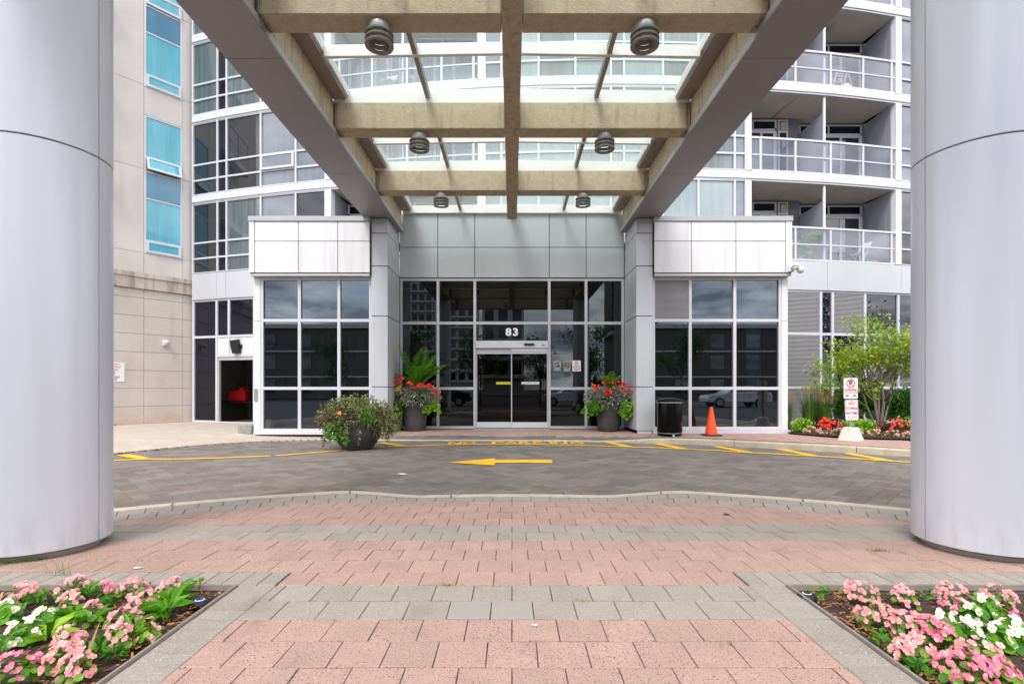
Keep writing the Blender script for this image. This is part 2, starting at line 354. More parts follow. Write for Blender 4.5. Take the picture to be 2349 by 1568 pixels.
M['terra'] = pmat('terracotta', lin(206,92,52), .8, 0, .1)
M['ceil'] = pmat('beige balcony soffit', lin(196,188,176), .9, 0, .05, 1)
M['rear'] = pmat('grey balcony rear wall', lin(118,118,126), .6, 0, .05, 1)
M['lavpanel'] = pmat('lavender balcony divider', lin(160,161,172), .6, 0, .05, 1)
M['acbox'] = pmat('beige vent grille', lin(196,180,156), .8, 0, .1)
M['bark'] = pmat('grey brown bark', lin(134,120,108), .9, 0, .22, 20, bump=.8, bscale=40)
M['leaf_tree'] = leafmat('yellow green tree leaf', [lin(118,156,34), lin(150,180,42), lin(190,204,58), lin(100,148,44)], .4)
M['leaf_dark'] = leafmat('mid green shrub leaf', [lin(58,112,36), lin(84,146,44), lin(108,168,54)], .35)
M['leaf_bright'] = leafmat('bright green leaf', [lin(88,150,32), lin(116,176,44), lin(64,126,30)], .35)
M['leaf_lime'] = leafmat('lime leaf', [lin(136,184,40), lin(166,206,56), lin(110,166,40)], .35)
M['leaf_silver'] = leafmat('silver grey leaf', [lin(116,124,110), lin(152,158,144), lin(190,192,178), lin(94,108,86)], .25)
M['leaf_dry'] = leafmat('faded leaf', [lin(116,132,74), lin(146,148,98), lin(96,84,64), lin(128,150,74), lin(172,166,124)], .25)
M['leaf_purple'] = leafmat('brown purple leaf', [lin(84,62,56), lin(110,86,72), lin(64,46,46), lin(150,130,96)], .2)
M['leaf_begonia'] = leafmat('begonia leaf', [lin(96,150,44), lin(136,178,58), lin(112,110,50), lin(76,132,44)], .3, .35)
M['leaf_palm'] = leafmat('palm frond', [lin(116,176,40), lin(84,150,34), lin(150,196,60)], .35)
M['leaf_far'] = leafmat('street tree leaf', [lin(40,72,26), lin(60,98,36), lin(80,116,44)], .3)
M['grass'] = leafmat('ornamental grass blade', [lin(70,124,40), lin(104,146,54), lin(140,150,84)], .3)
M['grasstip'] = leafmat('grass seed plume', [lin(168,150,104), lin(190,172,124)], .3)
M['turf'] = leafmat('grass tuft', [lin(80,130,40), lin(110,150,50)], .3)
M['petal_pink'] = leafmat('pink begonia petal', [lin(240,160,174), lin(248,196,202), lin(232,128,150), lin(250,214,214)], .3)
M['petal_deep'] = leafmat('deep pink begonia petal', [lin(238,112,158), lin(246,154,186), lin(230,92,142), lin(250,188,206)], .3)
M['petal_white'] = leafmat('white begonia petal', [lin(252,250,240), lin(248,246,228)], .3)
M['petal_red'] = leafmat('red petal', [lin(226,18,20), lin(244,40,36), lin(190,8,16)], .25)
M['petal_orange'] = leafmat('orange petal', [lin(250,150,30), lin(246,120,20)], .3)
M['petal_yellow'] = leafmat('yellow petal', [lin(246,206,40), lin(240,190,20)], .3)
M['stamen'] = leafmat('yellow flower centre', [lin(246,180,30), lin(250,200,60)], .1)
M['tower'] = pmat('pale tower wall', lin(196,194,190), .8, 0, .1, .3)
M['brownstone'] = pmat('brown stone block', lin(98,93,90), .9, 0, .12, .4)
M['carwhite'] = pmat('white car paint', lin(232,232,234), .25, 0, .02, coat=.6)
M['cardark'] = pmat('dark blue car paint', lin(24,28,40), .25, 0, .02, coat=.6)
M['rubber'] = pmat('tyre rubber', lin(22,22,22), .85)
# ================================================================ GROUND
def catmull(pts, n=8):
    P = [Vector(p) for p in pts]; out = []
    for i in range(len(P)-1):
        p0, p1, p2, p3 = P[max(i-1,0)], P[i], P[i+1], P[min(i+2,len(P)-1)]
        for k in range(n):
            t = k/n
            out.append(.5*((2*p1)+(-p0+p2)*t+(2*p0-5*p1+4*p2-p3)*t*t+(-p0+3*p1-3*p2+p3)*t**3))
    out.append(P[-1]); return out
ROAD = -.12
NC, NR = Vector((0, -1.1)), 7.1                   # near kerb: centre and radius
edge = catmull([(-9.8,5.6),(-8.6,7.9),(-7.75,9.75),(-6.95,11.25),(-5.9,12.15),(-4.6,12.45),(-3.2,12.42),(-1.5,12.36),(0,12.33),(1.5,12.2),
    (2.69,11.93),(4.21,11.43),(5.6,10.72),(7.1,9.72),(8.3,8.4),(9.5,6.4)], 8)
ex = np.array([p.x for p in edge]); ey = np.array([p.y for p in edge])
def Ye(x): return float(np.interp(x, ex, ey))
def zc(x): return -.105+.105*sm(1.9, 3.9, x)
def zs(x, y):
    reach = .8 if x > -3.6 else 2.6
    z = zc(x); return z+(0-z)*sm(0, reach, y-Ye(x)-.15)
def hz(x, y):
    rho = math.hypot(x-NC.x, y-NC.y)
    return -.09*(1-sm(.95, 1.95, abs(x)))*sm(6.15, 6.85, rho)

g = MB().add([(-400,-400,-.16),(400,-400,-.16),(400,400,-.16),(-400,400,-.16)], [(0,1,2,3)]).build('ground', M['asphalt'])
tag(g, 'dark asphalt ground around the building', kind='structure')

# --- driveway base, pavers, paint
road = empty('driveway', (0, 8.5, ROAD), 'curved driveway of dark herringbone pavers before the entrance', None, kind='structure')
mb = MB()
ring = []
for i in range(61):
    a = math.pi*(1.02-1.04*i/60); ring.append((NC.x+7.0*math.cos(a), NC.y+7.0*math.sin(a)))
for i in range(60):
    (x0,y0),(x1,y1) = ring[i], ring[i+1]
    s0, s1 = i/60*(len(edge)-1), (i+1)/60*(len(edge)-1)
    e0, e1 = edge[int(round(s0))], edge[int(round(s1))]
    mb.add([(x0,y0,ROAD-.012),(x1,y1,ROAD-.012),(e1.x,e1.y+.25,ROAD-.012),(e0.x,e0.y+.25,ROAD-.012)], [(0,1,2,3)])
mb.build('joint_bed', M['sand_dk'], road)
BL, BW = .36, .18
unit = MB().prism([(-BL/2+.002,-BW/2+.002),(BL/2-.002,-BW/2+.002),(BL/2-.002,BW/2-.002),(-BL/2+.002,BW/2-.002)], 0, 0, bev=.003)
um = unit.build('tmp', M['roadp']); m_road1 = um.data; bpy.data.objects.remove(um)
m_road2 = m_road1.copy(); m_road2.materials[0] = M['roadp2']
spots = []
c45 = math.sqrt(.5)
for i in range(-70, 110):
    for j in range(-70, 110):
        k = (i+j) % 4
        if k == 0: cx, cy, rot = (i+1)*BW, (j+.5)*BW, 0
        elif k == 2: cx, cy, rot = (i+.5)*BW, (j+1)*BW, math.pi/2
        else: continue
        X, Y = (cx-cy)*c45, (cx+cy)*c45+2.0
        rho = math.hypot(X-NC.x, Y-NC.y)
        if rho < 7.2 or abs(X) > 8.7 or Y > Ye(X)+.2 or Y < 3: continue
        if abs(X)/max(Y,.1) > 1.25: continue
        spots.append((X, Y, rot+math.pi/4))
spots.sort(key=lambda s: s[0]**2*.25+s[1]**2)
near, far = spots[:300], spots[300:]
for X, Y, r in near:
    shared('driveway_paver', m_road2 if random.random() < .3 else m_road1, road, (X, Y-8.5, random.uniform(-.002,.001)), r+random.uniform(-.006,.006))
V, Fc = [], []
uv = np.array([v.co[:] for v in m_road1.vertices]); uf = [tuple(p.vertices) for p in m_road1.polygons]
for X, Y, r in far:
    c, s = math.cos(r), math.sin(r); n0 = len(V)
    for x, y, z in uv: V.append((X+x*c-y*s, Y+x*s+y*c, ROAD+z+0))
    Fc += [tuple(i+n0 for i in f) for f in uf]
o = np_mesh('driveway_paver_field', V, Fc, M['road_s'], road); o['kind'] = 'stuff'
for i in range(56):                                 # soldier course along the near kerb
    a0 = math.pi*(.98-.96*i/56)
    a0, a1 = math.pi/2+(i-28)*.0285, math.pi/2+(i-27)*.0285
    p = [(NC.x+r*math.cos(a), NC.y+r*math.sin(a)) for r, a in ((7.11,a0+.001),(7.33,a0+.001),(7.33,a1-.001),(7.11,a1-.001))]
    q = MB().prism(p, 0, ROAD+.006, bev=.004).build('border_paver', M['roadp'], road)
def ribbon(name, pts, w, z, mat, parent, taper=0):
    P = [Vector((p[0], p[1])) for p in pts]; vs, fs = [], []
    for i, p in enumerate(P):
        d = (P[min(i+1,len(P)-1)]-P[max(i-1,0)]).normalized(); n = Vector((-d.y, d.x))
        vs += [(p.x+n.x*w/2, p.y+n.y*w/2, z), (p.x-n.x*w/2, p.y-n.y*w/2, z)]
    for i in range(len(P)-1): fs.append((2*i, 2*i+1, 2*i+3, 2*i+2))
    return MB().add(vs, fs).build(name, mat, parent)
PZ = ROAD+.009
paint = empty('road_marking', (0, 11.5, PZ), 'yellow line with diagonal ticks along the far side of the driveway', None, kind='structure')
def G(px, py): v = gnd(px, py, PZ); return (v.x, v.y)
l1 = [G(*p) for p in [(150,1059.5),(251.7,1055.3),(331,1051.8),(404,1051.9),(511,1048.9),(620.7,1044.6)]]
l2 = [G(*p) for p in [(634,1044),(700,1038.6),(781.6,1031.7),(812,1028)]]
l3 = [G(*p) for p in [(850,1024.6),(929,1022.5),(1026.7,1018.9),(1110,1017.6),(1190.7,1017.4),(1331,1020.2),(1436.7,1023.7),(1540,1027.3),(1651,1032.6),(1710,1036.6),(1866,1044.7),(2089,1059.2),(2250,1071)]]
for q in (l1, l2, l3): ribbon('line', catmull([(x,y) for x,y in q], 5), .135, PZ, M['yellow'], paint)
for a, b in [((281.7,1042),(331,1050.9)),((874,1014.3),(927,1022.3)),((1387.8,1011.6),(1440,1023.4)),((1505,1016.3),(1565,1028)),((1641.6,1022.9),(1717,1036.8)),((1787.9,1029.1),(1867,1044.7)),((1941.9,1038.9),(2037,1055.4))]:
    A, B = G(*a), G(*b); ribbon('tick', [A, ((A[0]+B[0])/2, (A[1]+B[1])/2), B], .2, PZ+.001, M['yellow'], paint)
ar = MB(); pts = [G(1026.7,1059.6),G(1135.2,1049.9),G(1135.2,1053.6),G(1200,1053.1),G(1265.6,1053.6),G(1266.8,1061.2),G(1200,1060.1),G(1135.2,1060.4),G(1135.2,1066.1)]
vs = [(x,y,PZ) for x,y in pts]
o = ar.add(vs, [(0,8,7,2,1)[::1],(2,7,6,3),(3,6,5,4)]).build('direction_arrow', M['yellow'])
tag(o, 'yellow painted arrow pointing left on the driveway pavers', 'arrow', kind='structure')

def text_mesh(body, size=1., align='CENTER', bold=0., sx=1.):
    cu = bpy.data.curves.new('t', 'FONT'); cu.body = body; cu.size = size; cu.align_x = align; cu.align_y = 'CENTER'; cu.offset = bold
    cu.resolution_u = 4
    ob = bpy.data.objects.new('t', cu); COL.objects.link(ob); bpy.context.view_layer.update()
    me = bpy.data.meshes.new_from_object(ob.evaluated_get(bpy.context.evaluated_depsgraph_get()))
    bpy.data.objects.remove(ob); bpy.data.curves.remove(cu)
    for v in me.vertices: v.co.x *= sx
    return me
def wall_text(body, size, x, y, z, mat, parent, bold=0., name='lettering', rotz=0., sx=1., align='CENTER'):
    """flat lettering standing upright, facing -Y (turned by rotz)"""
    me = text_mesh(body, size, align, bold, sx); me.materials.clear(); me.materials.append(mat)
    ob = bpy.data.objects.new(name, me); COL.objects.link(ob)
    ob.rotation_euler = (R_(90), 0, rotz); ob.parent = parent; ob.location = Vector((x,y,z))-wloc(parent); return ob
# NO PARKING lettering, following the line
nop = empty('road_lettering', (0.05, 12.0, PZ), 'yellow NO PARKING lettering painted before the entrance', None, kind='structure')
glyphs = {}
xs = {'N':1046,'O':1078,'P':1143,'A':1172,'R':1204,'K':1236,'I':1262,'N2':1283,'G':1319}
for k, px in xs.items():
    me = text_mesh(k[0], 1., bold=.03); me.materials.clear(); me.materials.append(M['yellow'])
    yt = 1011.2+abs(px-1183)**2*.00006
    A, B = gnd(px, yt+.3, PZ), gnd(px, yt+5.2, PZ)
    zs_ = [v.co.y for v in me.vertices]; h0, h1 = min(zs_), max(zs_); xsv = [v.co.x for v in me.vertices]; w0, w1 = min(xsv), max(xsv)
    wid = .31 if k != 'I' else .09
    for v in me.vertices:
        t = (v.co.y-h0)/(h1-h0); s = ((v.co.x-w0)/(w1-w0)-.5)*wid
        v.co = (A.x+s-.05, B.y+(A.y-B.y)*t-12.0, .0)
    ob = bpy.data.objects.new('letter', me); COL.objects.link(ob); ob.parent = nop

# --- near plaza
plaza = empty('plaza_paving', (0, 3, 0), 'plaza paved in pink and grey square pavers between the columns', None, kind='structure')
mb = MB()
xsg = np.arange(-7.0, 7.01, .1); ysg = np.arange(-3.05, 6.0, .1); idx = {}
def gv(i, j):
    if (i, j) not in idx:
        x, y = xsg[i], ysg[j]; rho = math.hypot(x-NC.x, y-NC.y)
        if rho > 7.0: x, y = NC.x+(x-NC.x)*7.0/rho, NC.y+(y-NC.y)*7.0/rho
        idx[i, j] = len(mb.v); mb.v.append((x, y, hz(x, y)-.02))
    return idx[i, j]
for i in range(len(xsg)-1):
    for j in range(len(ysg)-1):
        xc, yc = xsg[i]+.05, ysg[j]+.05
        if abs(xc) > 1.6 and yc < 2.95: continue
        if math.hypot(xc-NC.x, yc-NC.y) > 7.05: continue
        mb.f.append((gv(i,j), gv(i+1,j), gv(i+1,j+1), gv(i,j+1)))
mb.build('joint_bed', M['sand'], plaza)
S = .2195; Y0 = 2.326
COLS = ((-3.39, 3.70), (3.39, 3.70)); CR = .395
def clip(poly, nx, ny, d):
    out = []
    for i in range(len(poly)):
        a, b = poly[i], poly[(i+1) % len(poly)]; da, db = a[0]*nx+a[1]*ny-d, b[0]*nx+b[1]*ny-d
        if da <= 0: out.append(a)
        if da*db < 0: t = da/(da-db); out.append((a[0]+(b[0]-a[0])*t, a[1]+(b[1]-a[1])*t))
    return out
um = MB().prism([(-S/2+.0022,-S/2+.0032),(S/2-.0022,-S/2+.0032),(S/2-.0022,S/2-.0032),(-S/2+.0022,S/2-.0032)], 0, 0, bev=.0022).build('tmp', M['pink']); m_pink = um.data; bpy.data.objects.remove(um)
m_grey = m_pink.copy(); m_grey.materials[0] = M['greyp']
um = MB().prism([(-.052,-S/2+.003),(.052,-S/2+.003),(.052,S/2-.003),(-.052,S/2-.003)], 0, 0, bev=.004).build('tmp', M['greyp']); m_sold = um.data; bpy.data.objects.remove(um)
lst = []                                            # (kind, poly or None, x, y, rot)
RG = 6.95-.44
for k in range(-5, 14):
    y = Y0+S*(k+.5); off = 0 if k % 2 == 0 else S/2
    kind = 'grey' if k in (1, 2, 7, 8) else 'pink'
    for i in range(-32, 33):
        x = i*S+S/2+off
        if k <= 2:
            if abs(x)-S/2 > 1.37: continue
        if k == 3 and abs(x) > 1.385+S/2: continue
        if any(math.hypot(x-c[0], y-c[1]) < .25 for c in COLS): continue
        if abs(x)/y > 1.7: continue
        poly = [(x-S/2+.003,y-S/2+.003),(x+S/2-.003,y-S/2+.003),(x+S/2-.003,y+S/2-.003),(x-S/2+.003,y+S/2-.003)]; cut = False
        if k <= 3:
            for sgn in (1, -1):
                lim = 1.375
                if sgn*x+S/2 > lim: poly = clip(poly, sgn, 0, lim); cut = True
        rho = math.hypot(x-NC.x, y-NC.y)
        if rho > RG-.2:
            a = math.atan2(y-NC.y, x-NC.x); nx, ny = math.cos(a), math.sin(a)
            poly = clip(poly, nx, ny, NC.x*nx+NC.y*ny+RG-.004); cut = True
        if len(poly) < 3: continue
        ar_ = abs(sum(poly[q][0]*poly[(q+1)%len(poly)][1]-poly[(q+1)%len(poly)][0]*poly[q][1] for q in range(len(poly))))/2
        if ar_ < .003: continue
        lst.append((kind, poly if cut else None, x, y, 0))
for sgn in (1, -1):
    y = Y0+S*2.99
    while y > .4:
        y -= .1085; lst.append(('sold', None, sgn*1.487, y+.054, math.pi/2))
    x = 1.39
    while x < 4.9:
        lst.append(('sold', None, sgn*(x+.054), Y0+S*3.5, 0)); x += .1085
for ri, (r0, r1) in enumerate(((RG, RG+.22), (RG+.22, RG+.44))):   # curved grey band beside the kerb
    n = int(math.pi*r1/.215)
    for i in range(n):
        a0, a1 = math.pi*(i+.5*ri)/n, math.pi*(i+1+.5*ri)/n
        xm, ym = NC.x+r0*math.cos((a0+a1)/2), NC.y+r0*math.sin((a0+a1)/2)
        if abs(xm)/max(ym, .1) > 1.7: continue
        da = .0025/r0
        poly = [(NC.x+r*math.cos(a), NC.y+r*math.sin(a)) for r, a in ((r0+.003,a0+da),(r1-.003,a0+da),(r1-.003,a1-da),(r0+.003,a1-da))]
        lst.append(('grey', poly, xm, ym, 0))
lst.sort(key=lambda s: s[2]**2*.3+s[3]**2 + (100 if s[3] < 1.7 else 0))
cnt = {'pink': 0, 'grey': 0}
mass = {'pink': MB(), 'grey': MB()}
for kind, poly, x, y, r in lst:
    kk = 'pink' if kind == 'pink' else 'grey'; cnt[kk] += 1
    name = kk+'_paver'; z = hz(x, y)+random.uniform(-.0025, .001)
    if cnt[kk] <= 300:
        if poly is None:
            me = m_sold if kind == 'sold' else (m_pink if kk == 'pink' else m_grey)
            o = shared(name, me, plaza, (x, y-3, z), r+random.uniform(-.008,.008))
            o.rotation_euler.x = random.uniform(-.006,.006); o.rotation_euler.y = random.uniform(-.006,.006)
        else:
            MB().prism(poly, 0, lambda a, b: hz(a, b), bev=.004).build(name, M['pink' if kk == 'pink' else 'greyp'], plaza)
    else:
        if poly is None:
            w, h = ((.052, S/2-.003) if kind == 'sold' else (S/2-.003,)*2)
            if r: w, h = h, w
            poly = [(x-w,y-h),(x+w,y-h),(x+w,y+h),(x-w,y+h)]
        mass[kk].prism(poly, 0, lambda a, b: hz(a, b), bev=.004)
for kk in mass:
    if mass[kk].v:
        o = mass[kk].build(kk+'_paver_field', M['pink_s' if kk == 'pink' else 'grey_s'], plaza); o['kind'] = 'stuff'
# three newer smooth pavers in the grey band
M['newp'] = pmat('smooth new grey paver', lin(150,144,139), .8, 0, .04, 4)
mn = m_pink.copy(); mn.materials[0] = M['newp']
for c in list(plaza.children):
    if c.data and c.data.name.startswith(m_grey.name) and abs(c.location.y+3-(Y0+S*1.5)) < .05 and -.36 < c.location.x < .19 and not (-.14 < c.location.x < -.03):
        c.data = mn
# kerb at the island edge
kerb = empty('island_kerb', (0, 6, 0), 'low beige concrete kerb curving along the near edge of the driveway', None, kind='structure')
segs = [math.pi/2+d for d in (-1.0, -.72, -.44, -.24, 0.10, .26, .5, .75, 1.0)]
for a0, a1 in zip(segs[:-1], segs[1:]):
    n = max(6, int((a1-a0)/.01)); mb = MB(); n0 = 0
    for i in range(n+1):
        a = a0+(a1-a0)*i/n+(.0015 if i == 0 else -.0015 if i == n else 0)
        x, y = math.cos(a), math.sin(a); h = hz(NC.x+7.0*x, NC.y+7.0*y)+.004
        for r, z in ((6.955, -.15), (6.955, h-.004), (6.965, h), (7.08, h), (7.10, h-.02), (7.10, -.15)):
            mb.v.append((NC.x+r*x, NC.y+r*y, z))
    for i in range(n):
        for q in range(5): mb.f.append((i*6+q, i*6+q+1, i*6+6+q+1, i*6+6+q))
    mb.f += [(0,1,2,3,4,5), tuple(n*6+q for q in range(5,-1,-1))]
    mb.build('kerb_stone', M['curb'], kerb)

# --- far sidewalk
def strip(name, x0, x1, dz, mat, label):
    P = [p for p in edge if x0-.3 < p.x < x1+.3]; T = [.0,.15,.25,.4,.6,.8,1.0,1.4,2.0,2.8]
    mb = MB(); rows = len(T)+1
    for p in P:
        x = min(max(p.x, x0), x1)
        for t in T: mb.v.append((x, Ye(x)+t, zs(x, Ye(x)+t)-dz))
        mb.v.append((x*1.35 if abs(x) > 5.5 else x, 18.5, -dz))
    for i in range(len(P)-1):
        for j in range(rows-1): a = i*rows+j; mb.f.append((a, a+rows, a+rows+1, a+1))
    o = mb.build(name, mat); return tag(o, label, kind='structure')
strip('concrete_apron', -9.8, -3.55, 0, M['concrete'], 'pale concrete apron in front of the loading doorway')
side = strip('sidewalk', -3.55, 9.5, .012, M['sand'], 'pink brick sidewalk in front of the entrance')
mb = MB(); mg = MB(); bw, bh = .2, .1
for j in range(0, 62):
    for i in range(-19, 48):
        x = i*bw+(bw/2 if j % 2 else 0); y = 8.4+j*bh
        if x < -3.5 or y < Ye(x)+.22 or y > 14.25: continue
        if y > 13.0 and abs(x) > 3.1: continue
        if y > 12.75-(x-6.9)*1.1 and x > 6.9 and y > 11.4: continue
        if x > 8.6 or abs(x)/y > 1.0: continue
        (mg if y < Ye(x)+.55 else mb).prism([(x-.097,y-.047),(x+.097,y-.047),(x+.097,y+.047),(x-.097,y+.047)], 0, lambda a, b: zs(a, b), bev=.003)
o = mb.build('brick_field', M['brick_s'], side); o['kind'] = 'stuff'
o = mg.build('grey_brick_field', M['road_s'], side); o['kind'] = 'stuff'
kerb2 = empty('sidewalk_kerb', (2, 12, 0), 'worn concrete kerb stones along the sidewalk by the entrance', None, kind='structure')
cuts = [-3.6, -1.4, .75, 2.9, 4.85, 6.75, 8.2, 9.4]
for a0, a1 in zip(cuts[:-1], cuts[1:]):
    n = 14; mb = MB()
    for i in range(n+1):
        x = a0+(a1-a0)*i/n+(.004 if i == 0 else -.004 if i == n else 0); y = Ye(x)
        sl = (Ye(x+.05)-Ye(x-.05))/.1; nn = Vector((-sl, 1)).normalized(); h = zc(x)
        for t, z in ((-.03, -.16), (-.02, h-.015), (0, h+.002), (.16, h+.004), (.165, -.16)):
            mb.v.append((x+nn.x*t, y+nn.y*t, z))
    for i in range(n):
        for q in range(4): mb.f.append((i*5+q, i*5+q+1, i*5+5+q+1, i*5+5+q))
    mb.f += [(0,1,2,3,4), tuple(n*5+q for q in range(4,-1,-1))]
    mb.build('kerb_stone', M['curb'], kerb2)
cob = MB()
arc = 0; P = [p for p in edge if p.x < -3.7]
for i in range(len(P)-1):
    d = P[i+1]-P[i]; m = max(1, int(d.length/.16))
    for q in range(m):
        c = P[i]+d*((q+.5)/m); u = d.normalized(); nn = Vector((-u.y, u.x)); poly = []
        for s_, t_ in ((-.06,-.05),(.06,-.05),(.06,.05),(-.06,.05)): poly.append((c.x+u.x*s_+nn.x*t_, c.y+u.y*s_+nn.y*t_))
        cob.prism(poly, 0, zc(c.x)+.012+random.uniform(0,.006), bev=.006)
o = cob.build('cobble_edging', M['curb']); tag(o, 'row of small cobbles edging the concrete apron', None, kind='structure')
soil = MB(); bp = [(7.02,12.62),(7.3,12.05),(7.6,11.68),(8.2,11.36),(8.9,11.15),(10.2,10.85),(12.6,10.5)]
vs = [(x,y,.035) for x,y in bp]+[(12.9,16.2,.06),(7.02,16.2,.06)]
soil.add(vs, [tuple(range(len(vs)))]); o = soil.build('garden_soil', M['soil']); tag(o, 'dark soil of the planting bed by the louvred wall', None, kind='structure')

# ================================================================ COLUMNS
for ci, (cx, cy) in enumerate(COLS):
    sd = 'left' if ci == 0 else 'right'
    root = empty('round_column', (cx, cy, 0), f'tall round lavender metal column at the {sd} edge', 'column', 'pair of round metal columns holding the canopy')
    MB().lathe([(.335,-.01),(.34,.055)], (cx,cy,0), 48).build('concrete_plinth', M['gblock'], root, smooth=True)
    s0 = 0 if ci == 0 else math.pi
    for z0, z1 in ((.05, 2.815), (2.823, 5.45)):
        for h0, h1 in ((0, math.pi), (math.pi, 2*math.pi)):
            mb = MB(); n = 40; g_ = .008/CR
            for i in range(n+1):
                a = s0+h0+g_/2+(h1-h0-g_)*i/n
                c, s = math.cos(a), math.sin(a)
                for r, z in ((CR-.03, z0), (CR-.004, z0), (CR, z0+.004), (CR, z1-.004), (CR-.004, z1), (CR-.03, z1)):
                    mb.v.append((cx+r*c, cy+r*s, z))
            for i in range(n):
                for q in range(5): mb.f.append((i*6+q, i*6+6+q, i*6+6+q+1, i*6+q+1))
            mb.f += [tuple(range(6)), tuple(n*6+q for q in range(5,-1,-1))]
            o = mb.build('cladding_sheet', M['column'], root)
            for p in o.data.polygons: p.use_smooth = True
            o.data.set_sharp_from_angle(angle=R_(40)) if hasattr(o.data, 'set_sharp_from_angle') else None
    MB().lathe([(CR-.025,.06),(CR-.025,5.46)], (cx,cy,0), 40).build('inner_core', M['joint'], root, smooth=True)

# ================================================================ CANOPY
can = empty('entrance_canopy', (0, 8, 5.47), 'canopy of tan stucco beams and glass panes over the entrance walk', 'canopy')
SZ = 5.47; BZ = 5.58; BT = 6.03
def parts(fn): return fn
for sg in (-1, 1):
    xa, xb = sorted((sg*3.016, sg*3.753)); ys = [.9, 3.1, 6.69, 10.27, 14.2]
    for y0, y1 in zip(ys[:-1], ys[1:]):
        g2 = .004
        MB().box(xa, xb, y0+g2, y1-g2, SZ, SZ+.03).build('soffit_panel', M['soffit'], can, bevel=.002)
        x0, x1 = sorted((sg*3.016, sg*3.034))
        MB().box(x0, x1, y0+g2, y1-g2, SZ+.032, BZ+.004).build('lip_flashing', M['lip'], can)
        x0, x1 = sorted((sg*3.753, sg*3.73))
        MB().box(x0, x1, y0+g2, y1-g2, SZ+.032, 6.5).build('outer_fascia', M['alu'], can)
    xa, xb = sorted((sg*3.06, sg*3.7))
    MB().box(xa, xb, .9, 14.1, BZ-.08, 6.08).build('side_beam', M['stucco_side'], can, bevel=.012)
beams = (3.35, 6.05, 8.72, 11.45)
for y in beams:
    for x0, x1 in ((-3.058, -.128), (.128, 3.058)):
        MB().box(x0, x1, y, y+.33, BZ, BT).build('cross_beam', M['stucco'], can, bevel=.012)
MB().box(-.125, .125, .9, 13.4, BZ-.006, BT+.01).build('spine_beam', M['stucco_side'], can, bevel=.012)
MB().box(-3.7, 3.7, .55, .9, SZ+.01, 6.5).build('front_beam', M['stucco'], can, bevel=.012)
GZ = 6.075                                           # skylight frames
RISE = .05
def ridge(x): return RISE*(1-abs(x)/2.95)
for sg in (-1, 1):
    bays = [(.9, 3.35), (3.68, 6.05), (6.38, 8.72), (9.05, 11.45), (11.78, 14.2)]
    for bi, (y0, y1) in enumerate(bays):
        ym = (y0+y1)/2
        xo, xi = sg*3.03, sg*2.83
        xa, xb = sorted((sg*3.12, xi)); MB().box(xa, xb, y0-.16, y1-.003, GZ+.008, GZ+.07).build('side_rail', M['canopy_grey'], can)
        xa, xb = sorted((sg*2.85, sg*2.79)); MB().box(xa, xb, y0-.155, y1-.006, GZ+.06, GZ+.2).build('side_frame', M['canopy_white'], can)
        for ya, yb, zh in ((y1-.16+.17, y1-.10+.17, .17), (ym, ym+.06, .17)):
            if ya < y1 and zh: pass
            mb = MB(); onb = ya > y1; xs2 = [sg*.128, sg*(3.05 if onb else 2.785)]; hh = [ridge(.1), ridge(2.8)]
            vs = []
            for x, h in zip(xs2, hh): zb_ = BT+.002 if onb else GZ-.02+h; vs += [(x,ya,zb_),(x,yb,zb_),(x,yb,GZ+.15+h),(x,ya,GZ+.15+h)]
            mb.add(vs, [(0,1,5,4),(1,2,6,5),(2,3,7,6),(3,0,4,7),(0,3,2,1),(4,5,6,7)]).build('cross_frame', M['canopy_white'], can)
        mb = MB(); x = sg*1.44
        mb.box(x-.035, x+.035, y0-.15, y1-.007, GZ-.005+ridge(1.44), GZ+.12+ridge(1.44)).build('glazing_bar', M['canopy_grey'], can)
        for (xp, xq) in ((.125, 1.44), (1.44, 2.84)):
            for (yp, yq) in ((y0-.15, ym), (ym+.06, y1+.02)):
                a, b = sg*xp, sg*xq; za, zb = GZ+.155+ridge(xp), GZ+.155+ridge(xq)
                vs = [(a,yp,za),(b,yp,zb),(b,yq,zb),(a,yq,za)]; vs += [(v[0],v[1],v[2]+.012) for v in vs]
                MB().add(vs, [(0,1,2,3),(4,5,6,7),(0,1,5,4),(1,2,6,5),(2,3,7,6),(3,0,4,7)]).build('glass_pane', M['skyglass'], can)
MB().box(-.09, .09, .9, 14.2, BT+.012, GZ+.2+RISE).build('ridge_bar', M['canopy_white'], can)

# lamps under the beams
def lamp(x, y, label):
    r = empty('ceiling_lamp', (x, y, BZ), label, 'lamp', 'louvred lamps under the canopy beams')
    MB().lathe([(.118,0),(.125,-.02),(.125,-.115),(.10,-.125)], (x,y,BZ), 28).build('housing', M['lampcap'], r, smooth=True)
    for k in range(3):
        z = -.13-.064*k
        mb = MB().lathe([(.118,z+.008),(.168,z+.006),(.174,z-.002),(.170,z-.018),(.118,z-.006)], (x,y,BZ), 32, cap=False)
        n = len(mb.v); mb.f += [(n-32+i, n-32+(i+1)%32, n-160+(i+1)%32, n-160+i) for i in range(32)]
        mb.build('louvre_ring', M['lampgrey'], r, smooth=False)
    for k in range(4):
        a = math.pi/4+k*math.pi/2; px, py = x+.125*math.cos(a), y+.125*math.sin(a)
        MB().box(px-.006, px+.006, py-.006, py+.006, BZ-.275, BZ-.1).build('ring_stay', M['lampgrey'], r)
    MB().lathe([(.0,-.165),(.05,-.162),(.085,-.148),(.098,-.12)], (x,y,BZ), 24, cap=False).build('lens', M['lens'], r, smooth=True)
for sg, sd in ((-1, 'left'), (1, 'right')):
    for y, w in ((6.21, 'nearest'), (8.9, 'middle'), (11.62, 'farthest')):
        lamp(sg*1.615, y, f'grey louvred lamp under the {w} stucco beam, {sd} of the spine')
